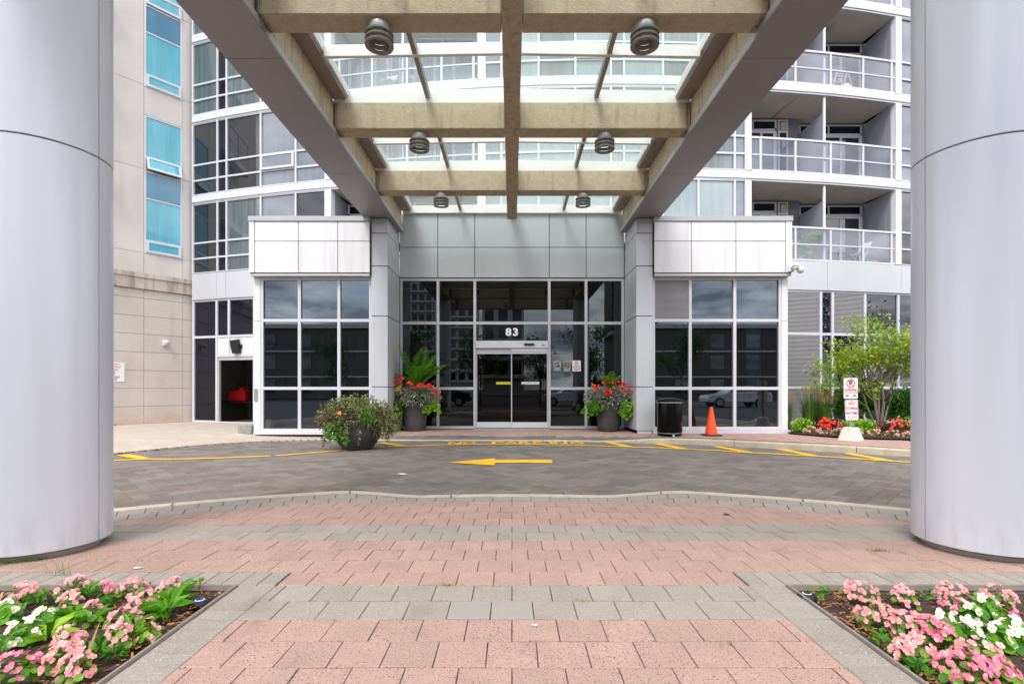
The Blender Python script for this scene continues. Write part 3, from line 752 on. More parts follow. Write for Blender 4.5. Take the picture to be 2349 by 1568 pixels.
# ================================================================ ENTRANCE PAVILION
pav = empty('entrance_pavilion', (0, 13.5, 0), 'low silver clad entrance pavilion with dark glass and sliding doors', 'building')
def panel(x0, x1, yf, z0, z1, mat, parent=pav, d=.05, gap=.008, name='cladding_panel'):
    return MB().box(x0+gap, x1-gap, yf, yf+d, z0+gap, z1-gap).build(name, mat, parent, bevel=.004)
def frame_wall(name, xs, zs, yf, mat, paneM, w=.075, skip=(), parent=pav, d=.1, panes=None, base=None):
    """grid of mullions at xs / rails at zs in plane yf; panes are sub-parts of the frame part"""
    mb = MB()
    for i, x in enumerate(xs):
        mb.box(x-w/2, x+w/2, yf, yf+d, zs[0]-w/2, zs[-1]+w/2)
    for i in range(len(xs)-1):
        for j, z in enumerate(zs):
            if (i, j) in skip: continue
            mb.box(xs[i]+w/2, xs[i+1]-w/2, yf+.003, yf+d-.003, z-w/2, z+w/2)
    fr = mb.build(name, mat, parent)
    for i in range(len(xs)-1):
        for j in range(len(zs)-1):
            pm = paneM(i, j)
            if pm is None: continue
            if (i, j) in skip: continue
            MB().box(xs[i]+w/2, xs[i+1]-w/2, yf+d*.5, yf+d*.5+.012, zs[j]+w/2, zs[j+1]-w/2).build('pane', pm, fr)
    return fr
# --- recessed lobby wall
LY = 14.33
xs = [-3.115, -2.08, -1.045, 1.045, 2.08, 3.115]; zl = [.05, 1.146, 2.98, 4.2]
skip = {(2, 0), (2, 1)}
fr = frame_wall('lobby_window', xs, zl, LY, M['frame_side'], lambda i, j: M['lobby_glass'], skip=skip)
MB().box(-1.008, 1.008, LY+.05, LY+.062, 2.50, 2.943).build('pane', M['lobby_glass'], fr)
for (x0, x1) in ((-3.15,-2.08),(-2.08,-1.045),(-1.045,1.045),(1.045,2.08),(2.08,3.15)):
    for z0, z1 in ((4.245, 5.094), (5.094, 6.05)): panel(x0, x1, LY-.03, z0, z1, M['alu_dk'])
MB().box(-3.15, 3.15, LY+.025, LY+.2, 4.24, 6.05).build('backing_wall', M['joint'], pav)
# sliding door
door = MB().box(-1.006, 1.006, LY-.06, LY+.1, 2.275, 2.478).build('sliding_door', M['frame'], pav, bevel=.004)
MB().box(.34, .62, LY-.095, LY-.061, 2.345, 2.405).build('motion_sensor', M['blackm'], door, bevel=.006)
MB().box(.83, .92, LY-.068, LY-.0605, 2.345, 2.362).build('name_plate', M['blackm'], door)
for k, (x0, x1, yo) in enumerate(((-1.003, -.006, .03), (-.02, 1.003, -.03))):
    y = LY+yo
    MB().box(x0, x1, y, y+.045, 2.115, 2.262).build('door_top_rail', M['frame'], door, bevel=.003)
    if k == 1: MB().box(x0, x1, y-.012, y-.001, 2.165, 2.2).build('rail_groove', M['frame_side'], door)
    MB().box(x0, x1, y, y+.045, .045, .2).build('door_bottom_rail', M['frame'], door, bevel=.003)
    MB().box(x0+.02, x1-.02, y+.018, y+.028, .2, 2.115).build('door_pane', M['door_glass'], door)
    MB().box(x0, x0+.022, y, y+.044, .2, 2.115).build('door_stile', M['frame_side'], door)
    MB().box(x1-.022, x1, y, y+.044, .2, 2.115).build('door_stile', M['frame_side'], door)
MB().box(-1.05, 1.05, LY-.12, LY+.2, -.01, .035).build('threshold', M['steel'], pav)
# --- pillars
for sg in (-1, 1):
    zj = [.07, 1.185, 2.98, 4.25, 5.083, 5.465]
    for z0, z1 in zip(zj[:-1], zj[1:]):
        xa, xb = sorted((sg*3.155, sg*3.575))
        MB().box(xa, xb, 12.95, 14.28, z0+.009, z1-.009).build('pillar_panel', M['alu'], pav, bevel=.006)
    xa, xb = sorted((sg*3.18, sg*3.55)); MB().box(xa, xb, 12.98, 14.27, 0, 5.4).build('pillar_core', M['joint'], pav)
    MB().box(xa, xb, 12.97, 14.2, -.005, .068).build('pillar_foot', M['frame'], pav)
# --- wings
WY = 13.05
fl = [-6.63, -6.48, -5.38, -4.39, -3.58]; frr = [3.58, 4.52, 5.64, 6.89, 7.06]
for X in (fl, frr):
    for i in range(4):
        corner = (X is fl and i == 0) or (X is frr and i == 3)
        if corner: panel(X[i], X[i+1], 12.84, 4.055, 5.35, M['white'])
        else:
            panel(X[i], X[i+1], 12.85, 4.055, 4.85, M['white']); panel(X[i], X[i+1], 12.85, 4.85, 5.35, M['white'])
    MB().box(X[0]-.01, X[-1]+.01, 12.82, 15.1, 5.352, 5.478).build('roof_cap', M['lip'], pav, bevel=.006)
    MB().box(X[0]+.02, X[-1]-.02, 12.895, 13.15, 4.04, 5.35).build('backing_wall', M['joint'], pav)
    MB().box(X[0]+.02, X[-1]-.02, 12.87, 13.2, 3.985, 4.039).build('drip_rail', M['frame_side'], pav)
    sx = X[-1] if X is frr else X[0]
    MB().box(min(sx, sx*.995), max(sx, sx*.995), 12.9, 15.3, 4.05, 5.35).build('return_wall', M['white'], pav)
zw = [.13, 1.15, 2.885, 3.95]
rx = [3.62, 4.56, 5.70, 6.86]
fr = frame_wall('wing_window', rx, zw, WY, M['frame'], lambda i, j: None if (i, j) == (0, 2) else M['wing_glass'])
lv = MB()
for k in range(34):
    z = 2.93+k*.0287; lv.box(3.66, 4.52, WY+.02+.0, WY+.06, z, z+.017)
o = lv.build('louvre_slats', M['louvre'], fr); o['kind'] = 'stuff'
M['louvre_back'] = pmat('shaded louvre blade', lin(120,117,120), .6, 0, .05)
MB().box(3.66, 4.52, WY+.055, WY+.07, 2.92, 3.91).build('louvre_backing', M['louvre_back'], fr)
MB().box(6.90, 7.05, WY-.01, WY+.2, .09, 2.87).build('corner_post', M['white'], pav, bevel=.005)
MB().box(6.90, 7.05, WY-.01, WY+.2, 2.88, 3.98).build('corner_post', M['white'], pav, bevel=.005)
MB().box(3.58, 7.1, WY-.05, WY+.12, -.02, .085).build('wing_sill', M['frame'], pav, bevel=.006)
lx = [-6.4, -5.44, -4.43, -3.62]
fr = frame_wall('wing_window', lx, [.08]+zw[1:], WY, M['frame'], lambda i, j: M['wing_glass'])
MB().box(-6.6, -6.44, WY-.012, WY+.2, .03, 2.86).build('corner_post', M['white'], pav, bevel=.005)
MB().box(-6.6, -6.44, WY-.012, WY+.2, 2.87, 3.98).build('corner_post', M['white'], pav, bevel=.005)
MB().box(-6.58, -6.50, WY-.035, WY-.014, .82, 1.14).build('intercom', M['steel'], pav, bevel=.004)
MB().box(-6.6, -3.58, WY-.03, WY+.12, -.03, .04).build('wing_sill', M['frame'], pav, bevel=.004)
for sg in (-1, 1):   # solid end walls so that the lobby room stays dim
    x = -6.62 if sg < 0 else 7.04
    MB().box(min(x, x-sg*.08), max(x, x-sg*.08), WY+.2, 15.6, 0, 4.05).build('end_wall', M['white'], pav)
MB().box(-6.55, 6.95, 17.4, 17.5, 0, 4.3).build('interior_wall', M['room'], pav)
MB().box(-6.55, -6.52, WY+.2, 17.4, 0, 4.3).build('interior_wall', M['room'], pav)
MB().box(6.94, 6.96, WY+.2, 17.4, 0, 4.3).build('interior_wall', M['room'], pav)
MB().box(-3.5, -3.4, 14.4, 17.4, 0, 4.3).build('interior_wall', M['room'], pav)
MB().box(3.4, 3.5, 14.4, 17.4, 0, 4.3).build('interior_wall', M['room'], pav)
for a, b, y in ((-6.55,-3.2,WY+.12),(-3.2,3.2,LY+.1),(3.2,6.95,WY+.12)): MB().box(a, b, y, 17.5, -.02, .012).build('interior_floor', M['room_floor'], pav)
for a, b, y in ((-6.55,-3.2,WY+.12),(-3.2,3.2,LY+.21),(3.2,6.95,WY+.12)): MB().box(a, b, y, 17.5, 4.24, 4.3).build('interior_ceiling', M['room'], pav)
for a, b, y, z in ((-6.55,-3.2,13.16,5.2),(-3.15,3.15,LY+.21,5.95),(3.2,6.95,13.16,5.2)): MB().box(a, b, y, 15.2, z, z+.09).build('roof_deck', M['concrete'], pav)
MB().lathe([(.2,.01),(.2,4.2)], (6.5,13.75,0), 24).build('interior_column', M['inner_col'], pav, smooth=True)
for x0, x1 in ((-5.35,-4.5), (-6.2,-5.9), (-4.3,-3.75)):
    mb = MB(); n = 60
    for i in range(n+1):
        x = x0+(x1-x0)*i/n; y = 14.1+.035*math.sin(i*1.3)+.02*math.sin(i*.5)
        mb.v += [(x, y, .05), (x, y, 4.15)]
    for i in range(n): mb.f.append((2*i, 2*i+2, 2*i+3, 2*i+1))
    mb.build('curtain', M['curtain'], pav)
# white table inside the wing
mb = MB().lathe([(.55,.72),(.56,.74),(.55,.76)], (5.4,14.0,0), 28); mb.lathe([(.04,.02),(.04,.72)], (5.4,14.0,0), 10)
tag(mb.build('round_table', M['signw']), 'round white table inside the window behind the orange cone', 'table')

# ================================================================ APARTMENT BUILDING (gently curved front)
ACX, ACY, AR = 3.1, 60.3, 45.0
def AY(x): return ACY-math.sqrt(AR*AR-(x-ACX)**2)
def ax(px):
    X = (px-CX)*16/F
    for _ in range(12): X = (px-CX)/F*AY(X)
    return X
def ap(x): return (x, AY(x))
apt = empty('apartment_building', (3.1, 15.3, 0), 'curved apartment block with white bands, glass walls and balconies behind the pavilion', 'building')
FL = [5.07, 7.74, 10.48, 13.22]; BB = [7.43, 10.17, 12.91, 15.65]
EL = [ax(p) for p in (445, 501, 522, 600, 680, 748)]
EC = [ax(p) for p in (1112, 1150, 1235, 1319, 1400, 1430, 1519, 1600, 1683, 1708)]
ER = [ax(p) for p in (2062, 2140, 2230)]; ER += [ER[-1]+1.5*k for k in range(1, 6)]
XL = EL[0]; XR = ER[-1]
def arc_obox(mb, x0, x1, o0, o1, z0, z1, step=1.3):
    n = max(1, int(abs(x1-x0)/step)); 
    for i in range(n): mb.obox(ap(x0+(x1-x0)*i/n), ap(x0+(x1-x0)*(i+1)/n), o0, o1, z0, z1)
    return mb
def bay(edges, z0, z1, rows, matfn, name='window', w=.055, proud=.06, parent=apt):
    mb = MB()
    for x in edges:
        mb.obox(ap(x-w/2), ap(x+w/2), -.06, proud, z0, z1)
    zr = [z0]+[z0+r for r in rows]+[z1]
    for a, b in zip(edges[:-1], edges[1:]):
        for z in zr: mb.obox(ap(a+w/2), ap(b-w/2), -.05, proud-.012, max(z-w/2, z0), min(z+w/2, z1))
    fr = mb.build(name, M['frame'], parent)
    for i, (a, b) in enumerate(zip(edges[:-1], edges[1:])):
        for j in range(len(zr)-1):
            pm = matfn(i, j)
            if pm is None: continue
            MB().obox(ap(a+w/2), ap(b-w/2), -.01, .004, zr[j]+w/2, zr[j+1]-w/2).build('pane', pm, fr)
    return fr
def awning(e0, e1, z0, z1, pm, parent=apt, tilt=.0, base=.0):
    """opening sash: white frame proud of the wall around its own pane"""
    mb = MB(); w = .07; o0, o1 = base+.062, base+.11
    mb.obox(e0, e1, o0, o1, z0, z0+w).obox(e0, e1, o0, o1, z1-w, z1)
    d = Vector((e1[0]-e0[0], e1[1]-e0[1])); Ln = d.length; d.normalize()
    pl = lambda t: (e0[0]+d.x*t, e0[1]+d.y*t)
    mb.obox(pl(0), pl(w), o0, o1, z0+w, z1-w).obox(pl(Ln-w), pl(Ln), o0, o1, z0+w, z1-w)
    n = Vector((d.y, -d.x))
    if tilt:
        mb.v = [(x+n.x*tilt*(z1-z)/(z1-z0), y+n.y*tilt*(z1-z)/(z1-z0), z) for x, y, z in mb.v]
    f = mb.build('awning_sash', M['frame'], parent)
    pb = MB().obox(pl(w), pl(Ln-w), base+.08, base+.09, z0+w, z1-w)
    if tilt: pb.v = [(x+n.x*tilt*(z1-z)/(z1-z0), y+n.y*tilt*(z1-z)/(z1-z0), z) for x, y, z in pb.v]
    pb.build('pane', pm, f)
rows = (.5, 1.03)
def ml(fi):
    def f(i, j):
        if i == 1: return M['ink_pane']
        if i == 0: return M['dark_pane'] if fi in (0, 1) else M['green_pane']
        if i == 2: return M['green_pane'] if fi != 1 else M['dark_pane']
        return M['lav_pane'] if i == 3 else M['dark_pane'] if fi == 0 else M['lav_pane']
    return f
def mc(fi):
    def f(i, j):
        if i in (0, 4, 8): return M['lav_pane']
        return M['blind_pane'] if (i+fi) % 4 else M['green_pane']
    return f
for fi, (z0, z1) in enumerate(zip(FL, BB)):
    bay(EL, z0, z1, rows, ml(fi)); bay(EC, z0, z1, rows if fi else (), mc(fi))
    bay(ER, z0, z1, rows, lambda i, j: M['dark_pane'] if fi == 0 else M['lav_pane'])
    for a, b in ((EL[-1]+.03, EL[-1]+.2), (EC[0]-.2, EC[0]-.03), (EC[-1]+.03, EC[-1]+.17), (ER[0]-.2, ER[0]-.03)):
        MB().obox(ap(a), ap(b), -.3, .075, z0, z1).build('end_post', M['white'], apt)
    awning(ap(EL[3]+.04), ap(EL[4]-.04), z0+.52, z0+1.02, M['lav_pane'])
    if fi: awning(ap(EC[3]+.04), ap(EC[4]-.04), z0+.52, z0+1.02, M['blind_pane'])
# spandrel bands
allx = [XL]+EL[1:]+[(EL[-1]+EC[0])/2]+EC[::2]+[EC[-1]+.17, (EC[-1]+ER[0])/2, ER[0], ER[-1]]
for z0, z1 in [(4.16, 5.04)]+[(b, f-.03) for b, f in zip(BB[:-1], FL[1:])]+[(BB[-1], 16.6)]:
    for a, b in zip(allx[:-1], allx[1:]):
        mb = arc_obox(MB(), a+.003, b-.003, -.02, .085, z0+.06 if z0 > 5 else z0, z1); mb.build('spandrel_band', M['band'] if z0 > 5 else M['alu'], apt)
        if z0 > 5: arc_obox(MB(), a, b, -.02, .06, z0, z0+.055).build('drip_trim', M['frame_side'], apt)
MB().box(XL, XR, 19.5, 19.7, 0, 16.4).build('rear_wall', M['room'], apt)
arc_obox(MB(), XL, XR, -4, -.05, 16.3, 16.5).build('roof_deck', M['concrete'], apt)
for a, b in ((EL[0], EL[-1]+.15), (EC[0]-.15, EC[-1]+.15), (ER[0]-.15, ER[-1])):
    arc_obox(MB(), a, b, -.35, -.3, 4.2, 16.3).build('inner_wall', M['room'], apt)
# --- balconies
def balcony(x0, x1, z, zc_, fi, units):
    n = Vector((0, 0))
    slab = arc_obox(MB(), x0, x1, -1.75, -.021, z-.27 if fi else z-.2, z); slab.build('balcony_slab', M['ceil'], apt)
    arc_obox(MB(), x0, x1, -1.75, -.021, zc_+.002, zc_+.02).build('balcony_soffit', M['ceil'], apt)
    W = x1-x0; fr = [0, .06, .29, .53, .76, .97, 1] if units == 2 else [0, .06, .29, .53, .76, .97, 1]
    P = [x0+W*f for f in fr]
    mb = MB(); nv = []
    for x in P:
        p = ap(x)
        for o_, zz_ in ((.012,z+1.0),(-.068,z+1.0),(-.068,z+1.06),(.012,z+1.06)): nv.append((p[0], p[1]+o_, zz_))
    mb.v = nv
    for i in range(len(P)-1):
        for q in range(4): mb.f.append((i*4+q, i*4+(q+1)%4, i*4+4+(q+1)%4, i*4+4+q))
    mb.f += [(0,1,2,3), tuple(len(P)*4-4+q for q in (3,2,1,0))]
    rl = mb.build('railing', M['frame'], apt)
    for x in P[1:-1]: MB().obox(ap(x-.03), ap(x+.03), .0, .06, z, z+1.0).build('railing_post', M['frame'], rl)
    for a, b in zip(P[:-1], P[1:]):
        MB().obox(ap(a+.03), ap(b-.03), .015, .05, z+.5, z+.54).build('middle_rail', M['frame'], rl)
        MB().obox(ap(a+.03), ap(b-.03), .01, .05, z+.02, z+.07).build('bottom_rail', M['frame'], rl)
        MB().obox(ap(a+.032), ap(b-.032), .026, .034, z+.075, z+.985).build('rail_pane', M['railglass'], rl)
    # side walls, divider
    bk = 1.7
    for x in (x0+.01, x1-.06):
        MB().box(x, x+.05, AY(x)+.08, AY(x)+bk+.02, z, zc_).build('side_wall', M['lavpanel'], apt)
    xm = (x0+x1)/2-.02; ya = AY(xm)
    MB().box(xm-.03, xm+.03, ya+.0, ya+.06, z, zc_).build('divider_post', M['white'], apt)
    MB().box(xm-.02, xm+.02, ya+.06, ya+bk, z+.05, zc_-.55).build('divider_panel', M['lavpanel'], apt)
    MB().box(xm-.03, xm+.03, ya+.06, ya+bk, zc_-.55, zc_-.5).build('divider_cap', M['lavpanel'], apt)
    # rear glazed wall
    yb = min(AY(x0), AY(x1), AY(xm))+bk
    def rp(x): return yb+ (AY(x)-AY(xm))*.9
    for u, (a, b) in enumerate(((x0+.06, xm-.03), (xm+.03, x1-.06))):
        w = b-a; y0 = rp((a+b)/2)
        MB().box(a, b, y0+.06, y0+.1, z, zc_).build('rear_wall', M['rear'], apt)
        da, db = (a+.06, a+w*.66) if u == 0 else (a+.03*w, b-.16)
        f = MB()
        def fbox(p, q, r, s, y=y0): f.box(p, q, y, y+.06, r, s)
        top = zc_-.06
        fbox(da, db, top-.05, top); fbox(da, db, top-.36, top-.3); fbox(da, da+.06, z+.03, top-.05); fbox(db-.06, db, z+.03, top-.05)
        mid = da+(db-da)*.47; fbox(mid-.025, mid+.025, top-.3, top-.05)
        fb = f.build('balcony_door', M['frame'], apt)
        MB().box(da+.06, mid-.03, y0+.03, y0+.04, top-.3, top-.05).build('pane', M['ink_pane'], fb)
        MB().box(mid+.03, db-.06, y0+.03, y0+.04, top-.3, top-.05).build('pane', M['ink_pane'], fb)
        for q in range(3):
            p0 = da+.06+(db-da-.12)*q/3; p1 = da+.06+(db-da-.12)*(q+1)/3; yy = y0-.03 if q == 1 else y0
            s = MB()
            s.box(p0, p0+.05, yy, yy+.05, z+.03, top-.37); s.box(p1-.05, p1, yy, yy+.05, z+.03, top-.37)
            s.box(p0+.05, p1-.05, yy, yy+.05, z+.03, z+.1); s.box(p0+.05, p1-.05, yy, yy+.05, top-.45, top-.37)
            s.build('door_sash', M['frame'], fb)
            MB().box(p0+.05, p1-.05, yy+.02, yy+.03, z+.1, top-.45).build('pane', M['dark_pane'] if fi < 2 else M['green_pane'], fb)
        # vent column beside the door
        vs = [(db+.05, db+.38)] if u == 0 else []
        if u == 0 and b-db > .9: vs.append((b-.42, b-.08))
        for p, q in vs:
            v = MB(); v.box(p, q, y0, y0+.058, z+.03, z+.09); v.box(p, q, y0, y0+.058, top-.05, top); v.box(p, p+.05, y0, y0+.058, z+.09, top-.05); v.box(q-.05, q, y0, y0+.058, z+.09, top-.05); v.box(p+.05, q-.05, y0, y0+.058, top-.43, top-.36)
            fv = v.build('vent_window', M['frame'], apt)
            MB().box(p+.05, q-.05, y0+.03, y0+.04, z+.09, top-.43).build('pane', M['dark_pane'], fv)
            MB().box(p+.08, q-.08, y0-.03, y0+.05, top-.35, top-.08).build('vent_grille', M['acbox'], fv, bevel=.01)
BLX0, BLX1 = EL[-1]+.2, EC[0]-.2; BRX0, BRX1 = EC[-1]+.17, ER[0]-.2
for fi in range(4):
    balcony(BLX0, BLX1, FL[fi]-.03, BB[fi], fi, 2); balcony(BRX0, BRX1, FL[fi]-.03, BB[fi], fi, 2)
# --- ground floor: louvred garden wall on the right
GE = [ax(p) for p in (1790, 1880, 1907, 1981, 2057, 2140, 2230)]; GE += [GE[-1]+1.5*k for k in range(1, 6)]
def gmat(i, j):
    if i == 0 or (i == 2 and j == 2): return None
    return M['dark_pane']
gz = [.1, 1.17, 2.82, 4.14]
mb = MB(); w = .08
for x in GE: mb.obox(ap(x-w/2), ap(x+w/2), -.06, .05, .05, 4.155)
for a, b in zip(GE[:-1], GE[1:]):
    for z in gz: mb.obox(ap(a+w/2), ap(b-w/2), -.05, .04, z-w/2, min(4.155, z+w/2))
fr = mb.build('garden_window', M['frame'], apt)
for i, (a, b) in enumerate(zip(GE[:-1], GE[1:])):
    for j in range(3):
        pm = gmat(i, j)
        if pm: MB().obox(ap(a+w/2), ap(b-w/2), -.01, .004, gz[j]+w/2, gz[j+1]-w/2).build('pane', pm, fr)
        else:
            lv = MB(); z = gz[j]+w/2+.01
            while z < gz[j+1]-w/2-.02: lv.obox(ap(a+w/2), ap(b-w/2), -.02, .03, z, z+.022); z += .04
            o = lv.build('louvre_slats', M['louvre'], fr); o['kind'] = 'stuff'
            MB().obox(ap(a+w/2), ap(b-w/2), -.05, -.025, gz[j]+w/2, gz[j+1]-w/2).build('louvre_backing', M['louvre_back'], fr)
arc_obox(MB(), GE[0], GE[-1], -.4, -.3, 0, 4.16).build('inner_wall', M['room'], apt)
# --- ground floor: loading doorway on the left
DE = [ax(p) for p in (446, 499, 527, 585)]
dz = [.03, 2.89, 4.13]
mb = MB()
for k, x in enumerate(DE):
    z0 = .0 if k != 2 else 2.3
    mb.obox(ap(x-w/2), ap(x+w/2), -.06, .05, z0, 4.155)
for k, (a, b) in enumerate(zip(DE[:-1], DE[1:])):
    mb.obox(ap(a+w/2), ap(b-w/2), -.05, .04, 2.85, 2.93).obox(ap(a+w/2), ap(b-w/2), -.05, .04, 4.09, 4.155)
mb.obox(ap(DE[0]+w/2), ap(DE[1]-w/2), -.05, .04, 0, .06)
mb.obox(ap(DE[1]+w/2), ap(DE[3]-w/2), -.05, .06, 2.2, 2.3)
fr = mb.build('loading_doorway', M['frame'], apt)
for k, (a, b) in enumerate(zip(DE[:-1], DE[1:])):
    MB().obox(ap(a+w/2), ap(b-w/2), -.01, .004, 2.93, 4.09).build('pane', M['ink_pane'], fr)
MB().obox(ap(DE[0]+w/2), ap(DE[1]-w/2), -.01, .004, .06, 2.85).build('pane', M['ink_pane'], fr)
for a, b in ((DE[1]+w/2, DE[2]-w/2), (DE[2]+w/2, DE[3]-w/2)):
    MB().obox(ap(a), ap(b), -.02, .02, 2.3, 2.85).build('infill_panel', M['white'], fr)
MB().obox(ap(DE[1]+w/2), ap(DE[3]-w/2), -.05, .03, 2.09, 2.2).build('door_header', M['frame_side'], fr)
MB().obox(ap(DE[1]+w/2), ap(DE[1]+w/2+.05), -.05, .03, 0, 2.09).build('door_jamb', M['frame_side'], fr)
MB().obox(ap(DE[1]+w/2), ap(DE[3]-w/2), -.05, .05, -.01, .03).build('threshold', M['frame'], fr)
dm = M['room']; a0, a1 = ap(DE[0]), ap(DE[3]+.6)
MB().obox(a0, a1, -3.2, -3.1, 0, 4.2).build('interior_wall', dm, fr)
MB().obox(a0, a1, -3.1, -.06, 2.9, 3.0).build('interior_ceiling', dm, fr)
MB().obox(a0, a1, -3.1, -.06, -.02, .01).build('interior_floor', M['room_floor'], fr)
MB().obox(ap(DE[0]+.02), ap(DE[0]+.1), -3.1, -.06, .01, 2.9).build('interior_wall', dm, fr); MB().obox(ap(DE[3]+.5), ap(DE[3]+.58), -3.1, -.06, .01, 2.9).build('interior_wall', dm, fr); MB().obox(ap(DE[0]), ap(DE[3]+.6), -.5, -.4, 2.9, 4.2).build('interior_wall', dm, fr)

# ================================================================ STONE WING (left)
WA = Vector((-12.5, 15.9)); WD = Vector((.628, .779)).normalized()
def wp(t): p = WA+WD*t; return (p.x, p.y)
stw = empty('stone_wing', (-12.0, 16.4, 0), 'beige stone building wing with turquoise windows beside the loading doorway', 'building')
TJ = [-4.5, -2.9, -1.3, -.3, .865, 1.985, 2.36]
z = 0; lev = [0, .567, 1.146, 1.726, 2.32, 2.905, 3.49, 4.07, 4.36]
for a, b in zip(TJ[:-1], TJ[1:]):
    if b <= -.3 and a < -1.5: pass
    for z0, z1 in zip(lev[:-1], lev[1:]):
        MB().obox(wp(a+.004), wp(b-.004), -.06, 0, z0+.005, z1-.005).build('stone_panel', M['stone_lo'], stw, bevel=.004)
    mb = MB().obox(wp(a+.002), wp(b-.002), -.05, .085, 4.36, 4.72).obox(wp(a+.002), wp(b-.002), -.05, .12, 4.722, 4.87)
    mb.build('cornice', M['cornice'], stw)
M['stonejoint'] = pmat('mortar joint', lin(160,136,118), .95, 0, .1)
MB().obox(wp(-4.5), wp(2.35), -.3, -.045, -.1, 16.5).build('stone_core', M['stonejoint'], stw)
ul = [4.87, 5.545, 8.27, 11.0, 13.73, 16.46]
for a, b in zip(TJ[:-1], TJ[1:]):
    if abs(a-.865) < .01: continue
    for z0, z1 in zip(ul[:-1], ul[1:]):
        MB().obox(wp(a+.004), wp(b-.004), -.05, 0, z0+.004, z1-.004).build('precast_panel', M['stone'], stw, bevel=.004)
for z0, z1 in ((4.872, 5.53), (10.06, 10.95), (15.5, 16.46)):
    MB().obox(wp(.869), wp(1.981), -.05, -.012, z0, z1).build('precast_panel', M['stone'], stw, bevel=.004)
for base in (5.54, 10.96):
    H = [(0, .41, 'awn', 'cyan_pane', 0), (.43, 1.79, 'fix', 'cyan_pane', 0), (1.82, 2.66, 'fix', 'blue_pane', 0), (2.68, 3.14, 'awn', 'cyan_pane', .14 if base < 6 else 0), (3.16, 4.49, 'fix', 'cyan_pane', 0)]
    mb = MB()
    mb.obox(wp(.87), wp(.93), -.05, -.005, base, base+4.5).obox(wp(1.92), wp(1.98), -.05, -.005, base, base+4.5)
    for h in (.0, .41, 1.78, 2.65, 3.13, 4.46): mb.obox(wp(.93), wp(1.92), -.05, -.008, base+h, base+h+.045)
    f = mb.build('window', M['frame'], stw)
    for h0, h1, ty, pm, tl in H:
        if ty == 'fix': MB().obox(wp(.93), wp(1.92), -.04, -.03, base+h0+.03, base+h1).build('pane', M[pm], f)
        else: awning(wp(.93), wp(1.92), base+h0+.04, base+h1+.02, M[pm], stw, tilt=tl, base=-.07)
for zb in (4.77, 7.5, 10.25, 13.0):                   # balcony ends just clear of the column
    b0, b1 = -2.4, -.12
    r = MB().obox(wp(b0), wp(b1), .0, .42, zb, zb+.24).build('side_balcony', M['white'], stw)
    mb = MB()
    for t in (b0+.02, -1.3, b1-.04): mb.obox(wp(t), wp(t+.04), .37, .41, zb+.24, zb+1.3)
    mb.obox(wp(b0), wp(b1), .36, .42, zb+1.3, zb+1.36).obox(wp(b1-.05), wp(b1), 0, .36, zb+1.3, zb+1.36)
    mb.obox(wp(b0), wp(b1-.05), .37, .41, zb+.75, zb+.79); mb.build('side_railing', M['frame'], r)
# ================================================================ FIXTURES AND STREET FURNITURE
# house number
num = empty('house_number', (0, LY-.01, 2.72), 'white house number 83 on the dark glass above the doors', 'house number')
for ch, x in (('8', -.1), ('3', .1)):
    o = wall_text(ch, .29, x, LY+.04, 2.725, M['signw'], num, bold=.011, name='digit', sx=1.12)
# stickers on the lobby glass
def sticker(name, px, py, w, h, mat, label, y=LY+.045):
    c = at(px, py, LY); r = empty(name, (c.x, y, c.z), label, 'sign', None)
    MB().box(c.x-w/2, c.x+w/2, y-.003, y, c.z-h/2, c.z+h/2).build('sheet', mat, r); return r, c
def ring(parent, cx, y, cz, r0, r1, mat, slash=True, name='prohibition_ring', back=True):
    mb = MB(); n = 28
    for i in range(n):
        a = 2*math.pi*i/n; mb.v += [(cx+r0*math.cos(a), y, cz+r0*math.sin(a)), (cx+r1*math.cos(a), y, cz+r1*math.sin(a))]
    for i in range(n): j = (i+1) % n; mb.f.append((2*i, 2*j, 2*j+1, 2*i+1))
    if slash:
        t = (r1-r0)*.45; s = math.sqrt(.5); p = lambda u, v: (cx+(u*s+v*s), y-.0006, cz+(-u*s+v*s))
        mb.add([p(-r1+.001,-t), p(r1-.001,-t), p(r1-.001,t), p(-r1+.001,t)], [(0,1,2,3)])
    return mb.build(name, mat, parent)
s, c = sticker('camera_sticker', 1278.5, 838.5, .215, .285, M['signg'], 'grey sticker with a surveillance camera and blue strip, left of the three')
yy = LY+.0405
mb = MB(); mb.add([(c.x-.07,yy,c.z+.06),(c.x-.06,yy,c.z+.03),(c.x+.045,yy,c.z+.085),(c.x+.035,yy,c.z+.115)], [(0,1,2,3)])
mb.add([(c.x+.0,yy,c.z+.06),(c.x+.015,yy,c.z+.06),(c.x+.04,yy,c.z+.015),(c.x+.025,yy,c.z+.01)], [(0,1,2,3)])
mb.add([(c.x-.08,yy,c.z-.03),(c.x+.08,yy,c.z-.035),(c.x+.07,yy,c.z-.005),(c.x+.02,yy,c.z+.02)], [(0,1,2,3)]); mb.build('camera_symbol', M['signk'], s)
MB().box(c.x-.1, c.x+.1, yy-.001, yy, c.z-.12, c.z-.045).build('blue_strip', M['signb'], s)
wall_text('24 HOUR', .033, c.x, yy-.002, c.z-.066, M['signw'], s, .001); wall_text('SURVEILLANCE', .026, c.x, yy-.002, c.z-.1, M['signw'], s, .001)
s, c = sticker('no_smoking_sticker', 1300.5, 839, .19, .30, M['signg'], 'dim grey no smoking sticker, middle of the three on the glass')
ring(s, c.x, yy, c.z+.02, .06, .08, M['signk'])
MB().box(c.x-.045, c.x+.04, yy-.0004, yy, c.z+.012, c.z+.028).build('cigarette', M['signk'], s)
M['signdim'] = pmat('dim green sticker', lin(58,72,68), .7, 0, .05)
s, c = sticker('small_notice', 1300.5, 858, .18, .14, M['signdim'], 'small dim notice below the grey no smoking sticker')
wall_text('NOTICE', .03, c.x, yy, c.z+.02, M['signk'], s)
